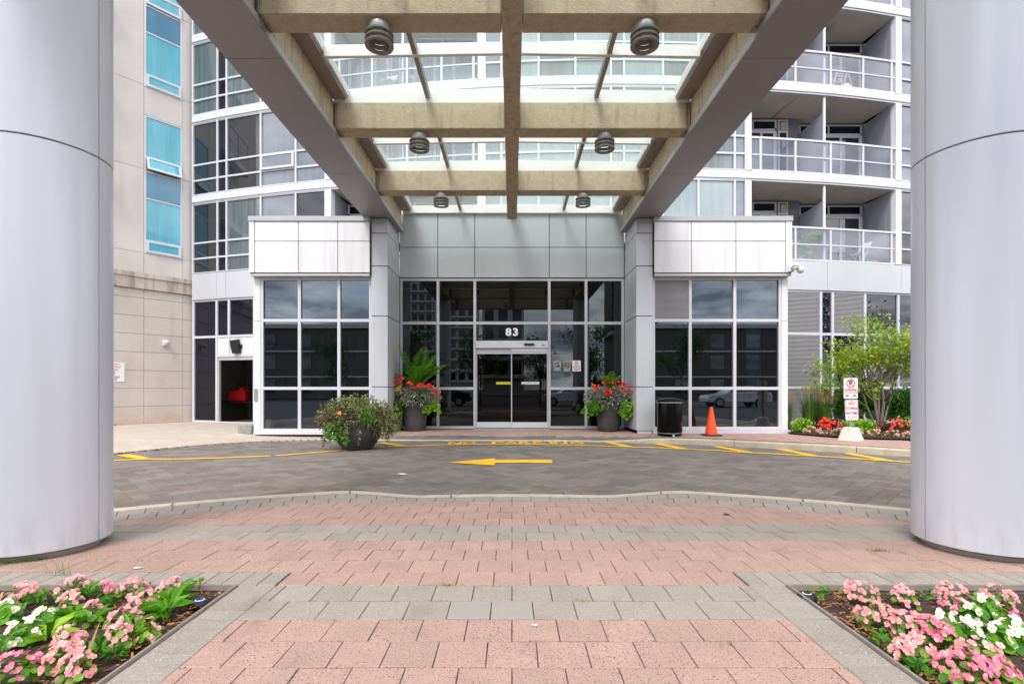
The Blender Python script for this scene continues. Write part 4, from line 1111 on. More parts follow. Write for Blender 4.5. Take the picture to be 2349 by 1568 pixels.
s, c = sticker('smoke_free_sign', 1322.5, 838.5, .235, .30, M['signw'], 'bright white smoke free property sign, right of the three')
ring(s, c.x, yy, c.z+.085, .04, .05, M['signk']); MB().box(c.x-.03, c.x+.03, yy-.0004, yy, c.z+.075, c.z+.086).build('cigarette', M['signk'], s)
for k, (tx, sz, m) in enumerate((('THIS IS A', .036, 'signr'), ('SMOKE FREE', .036, 'signr'), ('PROPERTY', .036, 'signr'), ('THANK YOU FOR', .022, 'signk'), ('NOT SMOKING', .022, 'signk'))):
    wall_text(tx, sz, c.x, yy-.001, c.z+(.015, -.02, -.055, -.09, -.115)[k], M[m], s, .001)
for px, m, tx, lab, ink, yo in ((1157.5, 'signy', 'CAUTION AUTOMATIC DOOR', 'yellow caution strip on the left sliding door', 'signk', .03), (1216, 'signw', 'AUTOMATIC DOOR', 'white and teal strip on the right sliding door', 'signb', -.03)):
    c = at(px, 878, LY); y = LY+yo+.012; r = empty('door_strip', (c.x, y, c.z), lab, 'sticker', 'warning strips on the sliding doors')
    MB().box(c.x-.245, c.x+.245, y, y+.003, c.z-.032, c.z+.032).build('strip', M[m], r)
    wall_text('( '+tx+' )', .042 if len(tx) < 16 else .033, c.x, y-.001, c.z, M[ink], r, .001)
# trash can
tx, ty = 3.83, 12.4
r = empty('trash_can', (tx, ty, 0), 'round gloss black litter bin beside the right pillar', 'bin')
MB().lathe([(.25,.0),(.285,.012),(.29,.05),(.275,.075)], (tx,ty,0), 40).build('base_ring', M['black'], r, smooth=True)
MB().lathe([(.275,.075),(.288,.085),(.297,.12),(.3,.8),(.297,.815)], (tx,ty,0), 48).build('body', M['black'], r, smooth=True)
MB().lathe([(.285,.815),(.312,.822),(.318,.85),(.31,.87),(.2,.905),(.08,.922),(.01,.925)], (tx,ty,0), 48).build('lid', M['black'], r, smooth=True)
MB().lathe([(.313,.80),(.317,.802),(.317,.815),(.313,.817)], (tx,ty,0), 48).build('rim_band', M['steel'], r, smooth=True)
MB().lathe([(.289,.068),(.293,.07),(.293,.078),(.289,.08)], (tx,ty,0), 48).build('foot_band', M['steel'], r, smooth=True)
MB().box(tx-.02, tx+.03, ty-.298, ty-.286, .015, .04).build('base_label', M['signw'], r)
# cone
cx, cy = 4.85, 12.42
r = empty('traffic_cone', (cx, cy, 0), 'orange traffic cone on a black base before the wing window', 'cone')
MB().box(cx-.2, cx+.2, cy-.2, cy+.2, .0, .03).build('base', M['blackm'], r, bevel=.01)
MB().lathe([(.155,.03),(.15,.05),(.142,.07),(.035,.68),(.03,.695),(.02,.70)], (cx,cy,0), 36).build('cone_body', M['orange'], r, smooth=True)
# parking sign on a concrete block
sx, sy = 7.4, 11.15
r = empty('parking_sign', (sx, sy, 0), 'no parking and no stopping signs on a white concrete block', 'sign')
mb = MB(); b, t, h = .235, .14, .3; rt = R_(38)
def rp_(x, y): return (sx+x*math.cos(rt)-y*math.sin(rt), sy+x*math.sin(rt)+y*math.cos(rt))
vs = [(*rp_(x*b*.86, y*b*.86), -.005) for x, y in ((-1,-1),(1,-1),(1,1),(-1,1))]+[(*rp_(x*t*.86, y*t*.86), h) for x, y in ((-1,-1),(1,-1),(1,1),(-1,1))]
M['whiteblock'] = pmat('whitewashed concrete', lin(226,214,202), .9, 0, .12, 9, bump=.4, bscale=40, speck=[(lin(170,150,136), 24, .62, .7)])
mb.add(vs, [(0,1,2,3),(4,5,6,7),(0,1,5,4),(1,2,6,5),(2,3,7,6),(3,0,4,7)]).build('concrete_block', M['whiteblock'], r, bevel=.02)
MB().box(sx-.02, sx+.02, sy-.012, sy+.012, .29, 1.36).build('post', M['steel'], r)
def plate(x, y, z0, z1, w, tilt):
    mb = MB(); n = []; rr = .03; zc0 = (z0+z1)/2; h = (z1-z0)/2
    for qx, qz, a0 in ((1,1,0),(-1,1,90),(-1,-1,180),(1,-1,270)):
        for k in range(4):
            a = R_(a0+k*30); n.append((qx*(w/2-rr)+rr*math.cos(a), qz*(h-rr)+rr*math.sin(a)))
    f = [(x+u*math.cos(tilt)-v*math.sin(tilt), zc0+u*math.sin(tilt)+v*math.cos(tilt)) for u, v in n]
    m_ = len(f); mb.add([(p, y, q) for p, q in f]+[(p, y+.004, q) for p, q in f], [tuple(range(m_)), tuple(range(2*m_-1, m_-1, -1))]+[(i, (i+1)%m_, m_+(i+1)%m_, m_+i) for i in range(m_)])
    return mb
p1 = plate(sx-.015, sy-.025, .925, 1.375, .305, 0).build('no_parking_plate', M['signw'], r)
y1 = sy-.0265; X0 = sx-.015
ring(p1, X0, y1, 1.255, .075, .095, M['signr'])
wall_text('P', .15, X0, y1+.0006, 1.255, M['signk'], p1, .006)
MB().box(X0-.14, X0+.14, y1, y1+.001, 1.09, 1.148).build('red_strip', M['signr'], p1)
wall_text('FIRE ROUTE', .052, X0, y1-.0008, 1.119, M['signw'], p1, .001)
wall_text('TOW AWAY ZONE', .034, X0, y1, 1.055, M['signk'], p1, .001)
def arrow(parent, xa, xb, z, y, mat, hh=.03, t=.008, both=False):
    d = 1 if xb > xa else -1; mb = MB(); hl = .04
    a0 = xa+(d*hl if both else 0)
    mb.add([(a0,y,z-t),(xb-d*hl,y,z-t),(xb-d*hl,y,z+t),(a0,y,z+t)], [(0,1,2,3)])
    mb.add([(xb-d*hl*1.1,y,z-hh),(xb,y,z),(xb-d*hl*1.1,y,z+hh)], [(0,1,2)])
    if both: mb.add([(xa+d*hl*1.1,y,z-hh),(xa,y,z),(xa+d*hl*1.1,y,z+hh)], [(0,1,2)])
    return mb.build('arrow_mark', mat, parent)
arrow(p1, X0-.03, X0-.12, .99, y1, M['signk']); arrow(p1, X0+.03, X0+.12, .99, y1, M['signk'])
p2 = plate(sx+.005, sy-.026, .455, .9, .285, R_(2.5)).build('no_stopping_plate', M['signw'], r)
def rim(pl, x, y, z0, z1, w, tilt, mat):
    o = plate(x, y, z0, z1, w, tilt); i = plate(x, y, z0+.008, z1-.008, w-.016, tilt); m_ = 16
    mb = MB(); mb.add(o.v[:m_]+i.v[:m_], [(k, (k+1)%m_, m_+(k+1)%m_, m_+k) for k in range(m_)]); mb.build('border_line', mat, pl)
rim(p2, sx+.005, sy-.0265, .465, .89, .265, R_(2.5), M['signr'])
for tx_, z, s_ in (('NO', .815, .095), ('STOPPING', .71, .08), ('ANYTIME', .605, .08)):
    wall_text(tx_, s_, sx+.005, sy-.0275, z, M['signr'], p2, .003, sx=.72 if tx_ != 'NO' else .95)
arrow(p2, sx-.095, sx+.105, .515, sy-.0275, M['signr'], .018, .005, both=True)
for z in (.94, 1.36, .875, .475): MB().lathe([(.008,0),(.008,.006)], (0,0,0), 8)
for z in (.945, 1.352, .878, .48):
    MB().box(sx-.008, sx+.008, sy-.034, sy-.028, z-.008, z+.008).build('bolt', M['joint'], r)
# loading zone sign on the stone wall
nrm = Vector((WD.y, -WD.x)); ang = math.atan2(WD.y, WD.x)
def wsp(t, o=0.): p = WA+WD*t+nrm*o; return p
c = wsp(-.0, .012); r = empty('loading_zone_sign', (c.x, c.y, 1.65), 'white loading zone notice on the stone wall, partly behind the left column', 'sign')
MB().obox(wp(-.35), wp(.345), .004, .014, 1.36, 1.965).build('sheet', M['signw'], r)
for tx_, z, s_, m in (('PRIVATE PROPERTY', 1.9, .055, 'signb'), ('NO PARKING', 1.82, .085, 'signr'), ('LOADING', 1.74, .085, 'signr'), ('ZONE', 1.66, .085, 'signr'), ('ONLY', 1.585, .085, 'signr'), ('UNAUTHORIZED VEHICLES', .0, .0, ''), ('UNAUTHORIZED VEHICLES', 1.52, .037, 'signb'), ('WILL BE TAGGED AND/OR', 1.485, .037, 'signb'), ('TOWED AWAY AT', 1.45, .037, 'signb'), ("OWNER'S EXPENSE", 1.415, .037, 'signb')):
    if not m: continue
    p = wsp(-.002, .016); wall_text(tx_, s_, p.x, p.y, z, M[m], r, .001, rotz=ang)
# small dome cameras
def cctv(p, n, label, s=1.):
    r = empty('security_camera', p, label, 'camera', 'white security cameras')
    a = math.atan2(n.y, n.x); d = (-n.y, n.x)
    MB().obox((p.x-d[0]*.07*s, p.y-d[1]*.07*s), (p.x+d[0]*.07*s, p.y+d[1]*.07*s), 0, 0.035, p.z-.09*s, p.z+.1*s)
    mb = MB(); q = [(p.x+d[0]*u+n.x*o, p.y+d[1]*u+n.y*o) for u, o in ((-.07*s,0),(.07*s,0),(.07*s,.045),(-.07*s,.045))]
    mb.prism(q, p.z-.09*s, p.z+.1*s).build('back_box', M['cctv'], r, bevel=.008)
    c = Vector((p.x, p.y, 0))+n*.13*s
    MB().lathe([(.01,.06),(.05,.055),(.085,.03),(.088,.0),(.08,-.02)], (c.x,c.y,p.z+.02), 20).build('hood', M['cctv'], r, smooth=True)
    MB().lathe([(.07,-.02),(.066,-.06),(.045,-.09),(.01,-.1)], (c.x,c.y,p.z+.02), 20).build('dome', M['cctv'], r, smooth=True)
    e = c+n*.06*s
    for k in (-1, 1): MB().lathe([(.004,-.012),(.014,0),(.004,.012)], (e.x+d[0]*.025*k, e.y+d[1]*.025*k, p.z-.04), 10).build('lens', M['blackm'], r, smooth=True)
    c2 = c+Vector((d[0], d[1], 0))*-.1*s+n*.04*s
    return r, c2
p = wsp(1.45); cctv(Vector((p.x, p.y, 2.65)), Vector((nrm.x, nrm.y, 0)), 'white security camera on the stone wall left of the doorway')
rr_, _ = cctv(Vector((7.0, 12.83, 4.17)), Vector((.35, -.93, 0)).normalized(), 'white twin dome camera at the corner of the right wing fascia', 1.1)
MB().lathe([(.01,.06),(.06,.05),(.09,.02),(.09,-.02),(.075,-.07),(.04,-.1),(.01,-.105)], (7.19,12.72,4.12), 20).build('second_dome', M['cctv'], rr_, smooth=True)
MB().tube([(7.06,12.8,4.16),(7.12,12.75,4.2),(7.19,12.72,4.17)], .022, 8).build('bracket_arm', M['cctv'], rr_, smooth=True)
# black speaker over the loading doorway
q = at(541, 794, AY(ax(541))-.12); r = empty('wall_speaker', q, 'tilted black box speaker above the loading doorway', 'speaker')
mb = MB().box(-.13, .13, -.11, .11, -.22, .22); rm = Matrix.Rotation(R_(-8), 3, 'Y') @ Matrix.Rotation(R_(8), 3, 'X')
mb.v = [tuple(rm @ Vector(v)+q) for v in mb.v]; mb.build('cabinet', M['blackm'], r, bevel=.02)
MB().box(q.x+.12, q.x+.2, q.y+.0, q.y+.11, q.z-.06, q.z+.06).build('bracket', M['blackm'], r)
# block by the pavilion corner
mb = MB().box(-7.1, -6.74, 13.2, 13.5, -.03, .2); tag(mb.build('concrete_block', M['gblock'], bevel=.012), 'small grey concrete block at the left pavilion corner', 'block')
# inside the loading doorway
q = at(548, 900, 18.6); r = empty('red_container', (q.x, q.y, .68), 'red plastic container inside the dark loading doorway', 'container')
pr = [(-.31,0),(.3,0),(.31,.3),(.27,.40),(.2,.52),(.12,.50),(.06,.40),(-.26,.38),(-.32,.3)]; k_ = len(pr)
MB().add([(q.x+a,q.y-.17,.68+b) for a,b in pr]+[(q.x+a,q.y+.17,.68+b) for a,b in pr], [tuple(range(k_)), tuple(range(2*k_-1,k_-1,-1))]+[(i,(i+1)%k_,k_+(i+1)%k_,k_+i) for i in range(k_)]).build('body', M['red'], r, bevel=.03)
MB().tube([(q.x-.22,q.y,1.05),(q.x-.2,q.y,1.12),(q.x-.05,q.y,1.12),(q.x-.03,q.y,1.06)], .018, 8).build('handle', M['red'], r, smooth=True)
mb = MB().box(q.x-.6, q.x+.6, q.y-.3, q.y+.35, .62, .675)
for a, b in ((-.55,-.25),(.5,-.25),(-.55,.28),(.5,.28)): mb.box(q.x+a, q.x+a+.05, q.y+b, q.y+b+.05, .012, .62)
tag(mb.build('bench', M['blackm']), 'dark low bench under the red container in the doorway', 'bench')

# ================================================================ FOLIAGE TOOLS
def unit(v): return v/np.maximum(1e-6, np.linalg.norm(v, axis=1, keepdims=True))
def leaves(pos, dirs, ln, wd, curl=.15):
    n = len(pos); dirs = unit(dirs); up = unit(rng.normal(size=(n,3))+np.array([0,0,1.4])); side = unit(np.cross(dirs, up)); nn = np.cross(side, dirs)
    ln = (ln*rng.uniform(.7,1.25,n))[:,None]; wd = (wd*rng.uniform(.75,1.2,n))[:,None]
    a = pos; m = pos+dirs*ln*.45; t = pos+dirs*ln-np.array([0,0,1])*ln*curl
    V = np.stack([a, m+side*wd/2+nn*wd*.12, t, m-side*wd/2+nn*wd*.12], 1).reshape(-1,3)
    i = np.arange(n)*4; Fc = np.concatenate([np.stack([i,i+1,i+2],1), np.stack([i,i+2,i+3],1)])
    return V, Fc
def roundleaves(pos, nrm_, rad):
    n = len(pos); nrm_ = unit(nrm_); u = unit(np.cross(nrm_, rng.normal(size=(n,3)))); w = np.cross(nrm_, u); k = 7
    a = np.linspace(0, 2*np.pi, k, endpoint=False); r = (rad*rng.uniform(.7,1.2,n))[:,None,None]
    ringp = pos[:,None,:]+r*(np.cos(a)[None,:,None]*u[:,None,:]+np.sin(a)[None,:,None]*w[:,None,:]*.85)+nrm_[:,None,:]*r*.22
    V = np.concatenate([pos[:,None,:], ringp], 1).reshape(-1,3); Fc = []
    base = np.arange(n)*(k+1)
    for j in range(k): Fc.append(np.stack([base, base+1+j, base+1+(j+1)%k], 1))
    return V, np.concatenate(Fc)
def dome(n, c, rad, zmin=-.2, rmin=.6):
    d = unit(rng.normal(size=(n*4,3))); d = d[d[:,2] > zmin][:n]; r = rng.uniform(rmin, 1, len(d))[:,None]
    return np.array(c)+d*r*np.array(rad), d
def cat(*vf):
    V, Fc, o = [], [], 0
    for v, f in vf: V.append(v); Fc.append(np.asarray(f)+o); o += len(v)
    return np.concatenate(V), np.concatenate(Fc)
def flower_mesh(name, pos, nrm_, dia, mat, parent, petals=4):
    """each flower: rounded petals in two sizes round a small yellow boss"""
    V, Fc, mi = [], [], []
    for p, n_, s in zip(pos, nrm_, dia*rng.uniform(.75,1.2,len(pos))):
        n_ = n_/np.linalg.norm(n_); u = np.cross(n_, rng.normal(size=3)); u /= np.linalg.norm(u); w = np.cross(n_, u)
        for k in range(petals):
            a = 2*math.pi*k/petals; L_ = s*(.54 if k % 2 == 0 else .42); W_ = s*(.30 if k % 2 == 0 else .22)
            d = math.cos(a)*u+math.sin(a)*w; e = -math.sin(a)*u+math.cos(a)*w; b = len(V)
            cup = rng.uniform(.05,.3)
            V += [p+n_*.0, p+d*L_*.45+e*W_+n_*s*cup*.4, p+d*L_*.9+e*W_*.75+n_*s*cup*.7, p+d*L_*1.05+n_*s*cup*.6, p+d*L_*.9-e*W_*.75+n_*s*cup*.7, p+d*L_*.45-e*W_+n_*s*cup*.4]
            Fc.append((b,b+1,b+2,b+3,b+4,b+5)); mi.append(0)
        b = len(V); r = s*.13; q = p+n_*s*.12
        V += [q+n_*r*.7]+[q+r*(math.cos(t)*u+math.sin(t)*w) for t in np.linspace(0, 2*math.pi, 5, endpoint=False)]
        for t in range(5): Fc.append((b, b+1+t, b+1+(t+1)%5)); mi.append(1)
    return np_mesh(name, V, Fc, None, parent, mats=[mat, M['stamen']], mat_idx=mi)
def frond(base, d, ln, width, n=24, droop=.6):
    """arching palm frond: rachis with paired leaflets"""
    V, Fc = [], []; d = np.array(d, float); d /= np.linalg.norm(d); h = np.array([d[0], d[1], 0]); hn = np.linalg.norm(h); h = h/hn if hn > 1e-3 else np.array([1., 0, 0])
    pts = []
    for i in range(n+1):
        t = i/n; p = np.array(base)+d*ln*t+h*ln*.25*t*t-np.array([0,0,1])*ln*droop*.5*t**2.4; pts.append(p)
    side = np.cross(h, [0,0,1])
    for i in range(3, n):
        t = i/n; p = pts[i]; tn = pts[i+1]-pts[i-1]; tn /= np.linalg.norm(tn); L_ = width*math.sin(math.pi*min(1, t*.86+.12))**.7
        for sg in (-1, 1):
            q = tn*.75+side*sg*.8+np.array([0,0,.12]); q /= np.linalg.norm(q); tip = p+q*L_*rng.uniform(.85,1.1)-np.array([0,0,1])*L_*.18
            w = np.cross(q, [0,0,1]); w /= np.linalg.norm(w); w = w*.007; b = len(V)
            m = p+q*L_*.5; V += [p-w*.6, p+w*.6, m+w, tip, m-w]; Fc.append((b,b+1,b+2,b+3,b+4))
    for i in range(n):
        b = len(V); w = side*.006*(1-i/n*.7); V += [pts[i]-w, pts[i]+w, pts[i+1]+w, pts[i+1]-w]; Fc.append((b,b+1,b+2,b+3))
    return V, Fc
def fronds(name, base, specs, mat, parent):
    V, Fc = [], []
    for d, ln, wd, dr in specs:
        v, f = frond(base, d, ln, wd, droop=dr); o = len(V); V += v; Fc += [tuple(i+o for i in q) for q in f]
    return np_mesh(name, V, Fc, mat, parent)

# ================================================================ PLANTERS
def hang(n, x, y, z, rx, rz, mat_leaf, name, parent, ln=.05):
    k = max(5, n//26); S0 = np.stack([x+rng.normal(size=k)*rx*.5, y+rng.normal(size=k)*rx*.3, z+rng.uniform(-.2,1.,k)*rz], 1); L0 = rng.uniform(.5,1.5,k)*rz
    q = rng.integers(0, k, n); t = rng.uniform(0,1,n)**.8; P = S0[q]+np.stack([rng.normal(size=n)*.03+(S0[q,0]-x)*t*.5, rng.normal(size=n)*.03-.05*t, -L0[q]*t], 1); D = rng.normal(size=P.shape)*.4
    return np_mesh(name, *roundleaves(P, D+rng.normal(size=D.shape)*.5+np.array([0,-.4,.4]), np.full(len(P), ln*.72)), mat_leaf, parent)
# big bowl on the driveway
bx, by, bz = -3.25, 10.72, ROAD+.004
r = empty('bowl_planter', (bx, by, bz), 'wide charcoal bowl planter of faded trailing plants on the driveway', 'planter')
wob = lambda a, z: .012*math.sin(3*a+z*9)+.008*math.sin(5*a)
MB().lathe([(.30,0),(.32,.03),(.34,.07),(.40,.13),(.46,.24),(.485,.36),(.485,.40),(.50,.43),(.505,.58),(.51,.62),(.47,.63),(.44,.56)], (bx,by,bz), 44, wob=wob).build('bowl', M['pot'], r, smooth=True)
MB().lathe([(.45,.54),(.2,.57),(.01,.58)], (bx,by,bz), 20, cap=False).build('soil', M['soil'], r, smooth=True)
ztop = bz+.62
P, D = dome(3000, (bx-.02, by, ztop+.02), (.82, .62, .50), -.35, .45)
keep = P[:,2] > ztop-.22; P, D = P[keep], D[keep]
np_mesh('faded_foliage', *leaves(P, D*.5+rng.normal(size=D.shape)*.7+np.array([0,0,.1]), .085, .03), M['leaf_dry'], r)
P, D = dome(900, (bx+.62, by-.12, ztop-.02), (.34, .34, .42), -.9, .3)
np_mesh('side_foliage', *leaves(P, D*.6+rng.normal(size=D.shape)*.6, .075, .032), M['leaf_dry'], r)
P, D = dome(800, (bx-.25, by-.28, ztop+.0), (.48, .32, .28), -.5, .3)
np_mesh('purple_foliage', *leaves(P, D*.4+rng.normal(size=D.shape)*.6+np.array([0,0,-.3]), .085, .032), M['leaf_purple'], r)
hang(330, bx-.28, by-.46, ztop-.16, .22, .22, M['leaf_bright'], 'bright_creeper', r, .042)
P, D = dome(220, (bx+.26, by-.4, ztop+.06), (.18, .12, .2), -.8, .3); np_mesh('bright_creeper', *leaves(P, D+rng.normal(size=D.shape)*.5, .08, .03), M['leaf_bright'], r)
for k in range(26):
    a = rng.uniform(-math.pi, 0); x0, y0 = bx+.5*math.cos(a)*1.1, by+.5*math.sin(a)*1.1; n = 26; L_ = rng.uniform(.2,.55)
    t = np.linspace(0, 1, n); P = np.stack([x0+math.cos(a)*.15*t+rng.normal(size=n)*.012, y0+math.sin(a)*.15*t+rng.normal(size=n)*.012, ztop-.02-L_*t**1.3], 1)
    if k % 3 == 0 or x0 < bx-.3 or x0 > bx+.35: np_mesh('trailing_stem', *leaves(P, rng.normal(size=P.shape)+np.array([0,0,-.5]), .06, .026), M['leaf_dry' if k % 2 else 'leaf_purple'], r)
flower_mesh('orange_flower', np.array([[bx-.16,by-.62,ztop+.16]]), np.array([[0,-1,.4]]), np.array([.09]), M['petal_orange'], r, 6)
# tall pots by the doors
def tall_pot(name, x, y, label, sc=1.):
    r = empty(name, (x, y, 0), label, 'planter', 'tall charcoal pots of red begonias beside the doors')
    MB().lathe([(.265,0),(.275,.03),(.285,.12),(.30,.26),(.295,.28),(.345,.62),(.365,.70),(.37,.75),(.34,.76),(.32,.70)], (x,y,.0), 40).build('pot', M['pot'], r, smooth=True)
    MB().lathe([(.33,.69),(.01,.73)], (x,y,0), 18, cap=False).build('soil', M['soil'], r, smooth=True)
    return r
px_, py_ = -2.62, 13.86
r = tall_pot('palm_planter', px_, py_, 'tall charcoal pot with a big palm and red begonias left of the doors')
P, D = dome(1900, (px_+.08, py_-.02, .88), (.62, .42, .36), -.55, .5); np_mesh('silver_foliage', *leaves(P, D*.7+rng.normal(size=D.shape)*.5, .10, .036), M['leaf_silver'], r)
hang(230, px_-.38, py_-.26, .66, .15, .19, M['leaf_bright'], 'lime_creeper', r, .042); hang(260, px_+.5, py_-.24, .70, .18, .2, M['leaf_lime'], 'lime_creeper', r, .042)
sp = []
for k in range(8):
    a = rng.uniform(0, 2*math.pi); up = rng.uniform(1.3, 3.2); sp.append(((math.cos(a)*.7+.15, math.sin(a)*.3-.15, up), rng.uniform(.8, 1.25), rng.uniform(.36,.5), rng.uniform(.35,.9)))
sp += [((.8,-.1,1.5), 1.2, .38, .45), ((-.6,-.1,1.3), .95, .3, .6), ((-.25,-.2,2.6), 1.4, .4, .12), ((.1,-.1,2.4), 1.4, .4, .2), ((.45,-.15,2.2), 1.3, .4, .35)]
fronds('palm', (px_-.0, py_, 1.0), sp, M['leaf_palm'], r)
for cxx, czz, n in ((.28,1.24,7),(.46,1.2,9),(.62,1.02,6),(-.1,1.28,8),(-.3,1.38,5),(-.42,1.32,6),(.05,1.2,5)):
    P = np.array([px_+cxx, py_-.34, czz])+rng.normal(size=(n,3))*np.array([.06,.03,.04]); flower_mesh('red_blossoms', P, rng.normal(size=(n,3))*.5+np.array([0,-1,.4]), np.full(n,.075), M['petal_red'], r, 5)['kind'] = 'stuff'
P = np.array([px_-.36, py_-.36, 1.12])+rng.normal(size=(9,3))*np.array([.05,.02,.06]); flower_mesh('yellow_flower', P, np.tile([0,-1,.3],(9,1)), np.full(9,.06), M['petal_yellow'], r, 5)
px_, py_ = 2.59, 13.72
r = tall_pot('begonia_planter', px_, py_, 'tall charcoal pot with red begonias and lime creeper right of the doors')
P, D = dome(2100, (px_, py_-.03, .88), (.66, .42, .34), -.75, .5); np_mesh('silver_foliage', *leaves(P, D*.7+rng.normal(size=D.shape)*.5, .095, .035), M['leaf_silver'], r)
for dx_, dz_, n, rx, rz in ((-.46,.62,330,.2,.24),(.40,.62,300,.17,.28),(.58,.68,200,.14,.2),(.3,.5,120,.1,.2)): hang(n, px_+dx_, py_-.3, dz_, rx, rz, M['leaf_lime' if dx_ > 0 else 'leaf_bright'], 'lime_creeper', r, .04)
sp = [((math.cos(a)*.7, math.sin(a)*.3-.3, 1.5), .5, .18, .35) for a in np.linspace(0, 2*math.pi, 7, endpoint=False)]+[((0,-.5,1.6), .55, .2, .1)]
fronds('palm', (px_, py_-.2, 1.1), sp, M['leaf_palm'], r)
for cxx, czz, n in ((-.02,1.06,10),(-.12,1.05,7),(.35,1.22,9),(.48,1.10,8),(-.4,1.14,5),(-.42,1.24,3),(-.12,1.3,6),(.1,1.32,5)):
    P = np.array([px_+cxx, py_-.36, czz])+rng.normal(size=(n,3))*np.array([.055,.03,.035]); flower_mesh('red_blossoms', P, rng.normal(size=(n,3))*.5+np.array([0,-1,.4]), np.full(n,.075), M['petal_red'], r, 5)['kind'] = 'stuff'
M['petal_peach'] = leafmat('peach petal', [lin(232,190,160), lin(240,206,180)], .3)
P = np.array([px_+.64, py_-.3, .88])+rng.normal(size=(5,3))*np.array([.05,.02,.06]); flower_mesh('peach_flower', P, np.tile([0,-1,.3],(5,1)), np.full(5,.085), M['petal_peach'], r, 6)

# ================================================================ GARDEN BY THE LOUVRED WALL
def branch_tree(name, base, label, stems, mat_leaf, leaf_ln, leaf_wd, crown_fn, per=14, group=None, cat_='tree', twig=.16, depth=3, seed=3):
    rs = random.Random(seed); r = empty(name, base, label, cat_, group); mb = MB(); tips = []
    def grow(p, d, ln, rad, lev):
        pts = [p]; q = p.copy(); dd = d.copy(); nseg = 4
        for i in range(nseg):
            dd = (dd+Vector((rs.uniform(-1,1), rs.uniform(-1,1), rs.uniform(-.4,.8)))*.16).normalized(); q = q+dd*ln/nseg; pts.append(q.copy())
        mb.tube(pts, [rad*(1-.5*i/nseg) for i in range(nseg+1)], 7 if lev == 0 else 5)
        if lev >= depth: tips.append((pts[-1], dd)); tips.append((pts[2], dd)); return
        for k in range(rs.choice((3, 3, 4)) if lev else 4):
            at_ = pts[rs.choice((2, 3, 4))]; nd = crown_fn(dd, rs, lev); grow(at_.copy(), nd, ln*rs.uniform(.5,.75), rad*.5, lev+1)
    for d, ln, rad in stems: grow(Vector(base), Vector(d).normalized(), ln, rad, 0)
    mb.build('trunk', M['bark'], r, smooth=True)
    P, D = [], []
    for t, d in tips:
        for k in range(per): P.append(np.array(t)+rng.normal(size=3)*twig*np.array([1,1,.6])); D.append(np.array(d)*.5+rng.normal(size=3))
    np_mesh('crown', *leaves(np.array(P), np.array(D), leaf_ln, leaf_wd), mat_leaf, r)
    return r
def cf(dd, rs, lev):
    return Vector((dd.x*.75+rs.uniform(-.85,.85), dd.y*.6+rs.uniform(-.7,.5), dd.z*.55+rs.uniform(-.2,.5))).normalized()
gt = branch_tree('garden_tree', (9.6, 13.35, .03), 'small wide yellow green tree with bare grey stems by the louvred wall',
    [((-.12,0,1), 1.5, .045), ((.22,-.05,1), 1.55, .045), ((-.5,-.1,.95), 1.4, .028), ((.6,.1,.9), 1.5, .03), ((.05,.1,1), 1.6, .036)], M['leaf_tree'], .12, .056, cf, per=8, twig=.12, seed=11)
P = np.array([[8.35,13.1,2.02],[9.3,12.9,1.82],[10.3,12.95,1.85]]); P = np.repeat(P, 4, 0)+rng.normal(size=(12,3))*.05
np_mesh('autumn_leaf', *leaves(P, rng.normal(size=P.shape), .12, .06), M['petal_orange'], gt)
mb = MB().tube([(9.1,13.2,.35),(8.8,13.1,.75),(8.55,13.05,1.1),(8.3,13,1.3),(7.9,12.95,1.35)], [.02,.018,.014,.01,.005], 5); mb.build('side_stem', M['bark'], gt, smooth=True)
P = np.array([7.92,12.95,1.3])+rng.normal(size=(34,3))*np.array([.16,.1,.12]); np_mesh('side_leaves', *leaves(P, rng.normal(size=P.shape), .1, .05), M['leaf_bright'], gt)['kind'] = 'stuff'
def grass_clump(x, y, h, w, n, label):
    r = empty('ornamental_grass', (x, y, .03), label, 'grass', 'tall grasses before the louvres'); V, Fc, Vt, Ft = [], [], [], []
    for k in range(n):
        a = rng.uniform(0, 2*math.pi); rr = rng.uniform(0, .12); lean = rng.uniform(.05, w); H = h*rng.uniform(.55, 1.05); p = np.array([x+rr*math.cos(a), y+rr*math.sin(a), .03]); d = np.array([math.cos(a), math.sin(a), 0]); s = np.array([-d[1], d[0], 0])*.006
        m = p+d*lean*.35+np.array([0,0,H*.6]); t = p+d*lean+np.array([0,0,H]); b = len(V); V += [p-s, p+s, m+s, m-s, t]; Fc += [(b,b+1,b+2,b+3), (b+3,b+2,b+4)]
        if H > h*.85:
            b = len(Vt); Vt += [t-s*1.6, t+s*1.6, t+d*.04+np.array([0,0,.2])]; Ft.append((b,b+1,b+2))
    np_mesh('blades', V, Fc, M['grass'], r); np_mesh('plumes', Vt, Ft, M['grasstip'], r)
for x, y, h, w, lab in ((7.6,14.2,.82,.28,'short feathery grass clump beside the wing corner'),(8.15,14.0,1.08,.3,'tall feathery grass clump left of the garden sign'),(8.65,14.3,1.0,.3,'feathery grass clump nearest the tree stems'),(8.4,13.7,.8,.3,'low arching grass clump behind the red flowers')):
    grass_clump(x, y, h, w, 300, lab)
def shrub(x, y, z, rx, rz, n, mat, ln, wd, label, name='shrub', cat_='shrub', group=None):
    r = empty(name, (x, y, .03), label, cat_, group); P, D = dome(n, (x, y, z), (rx, rx*.8, rz), -.5, .35)
    np_mesh('foliage', *leaves(P, D*.7+rng.normal(size=D.shape)*.6, ln, wd), mat, r)
    mb = MB()
    for k in range(5): a = k*1.26; mb.tube([(x, y, .02), (x+.3*rx*math.cos(a), y+.3*rx*math.sin(a), z)], [.012, .006], 5)
    mb.build('stem', M['bark'], r); return r
shrub(9.75,14.4,.75,.65,.7,1500,M['leaf_dark'],.13,.075,'broad leaved green shrub behind the tree stems')
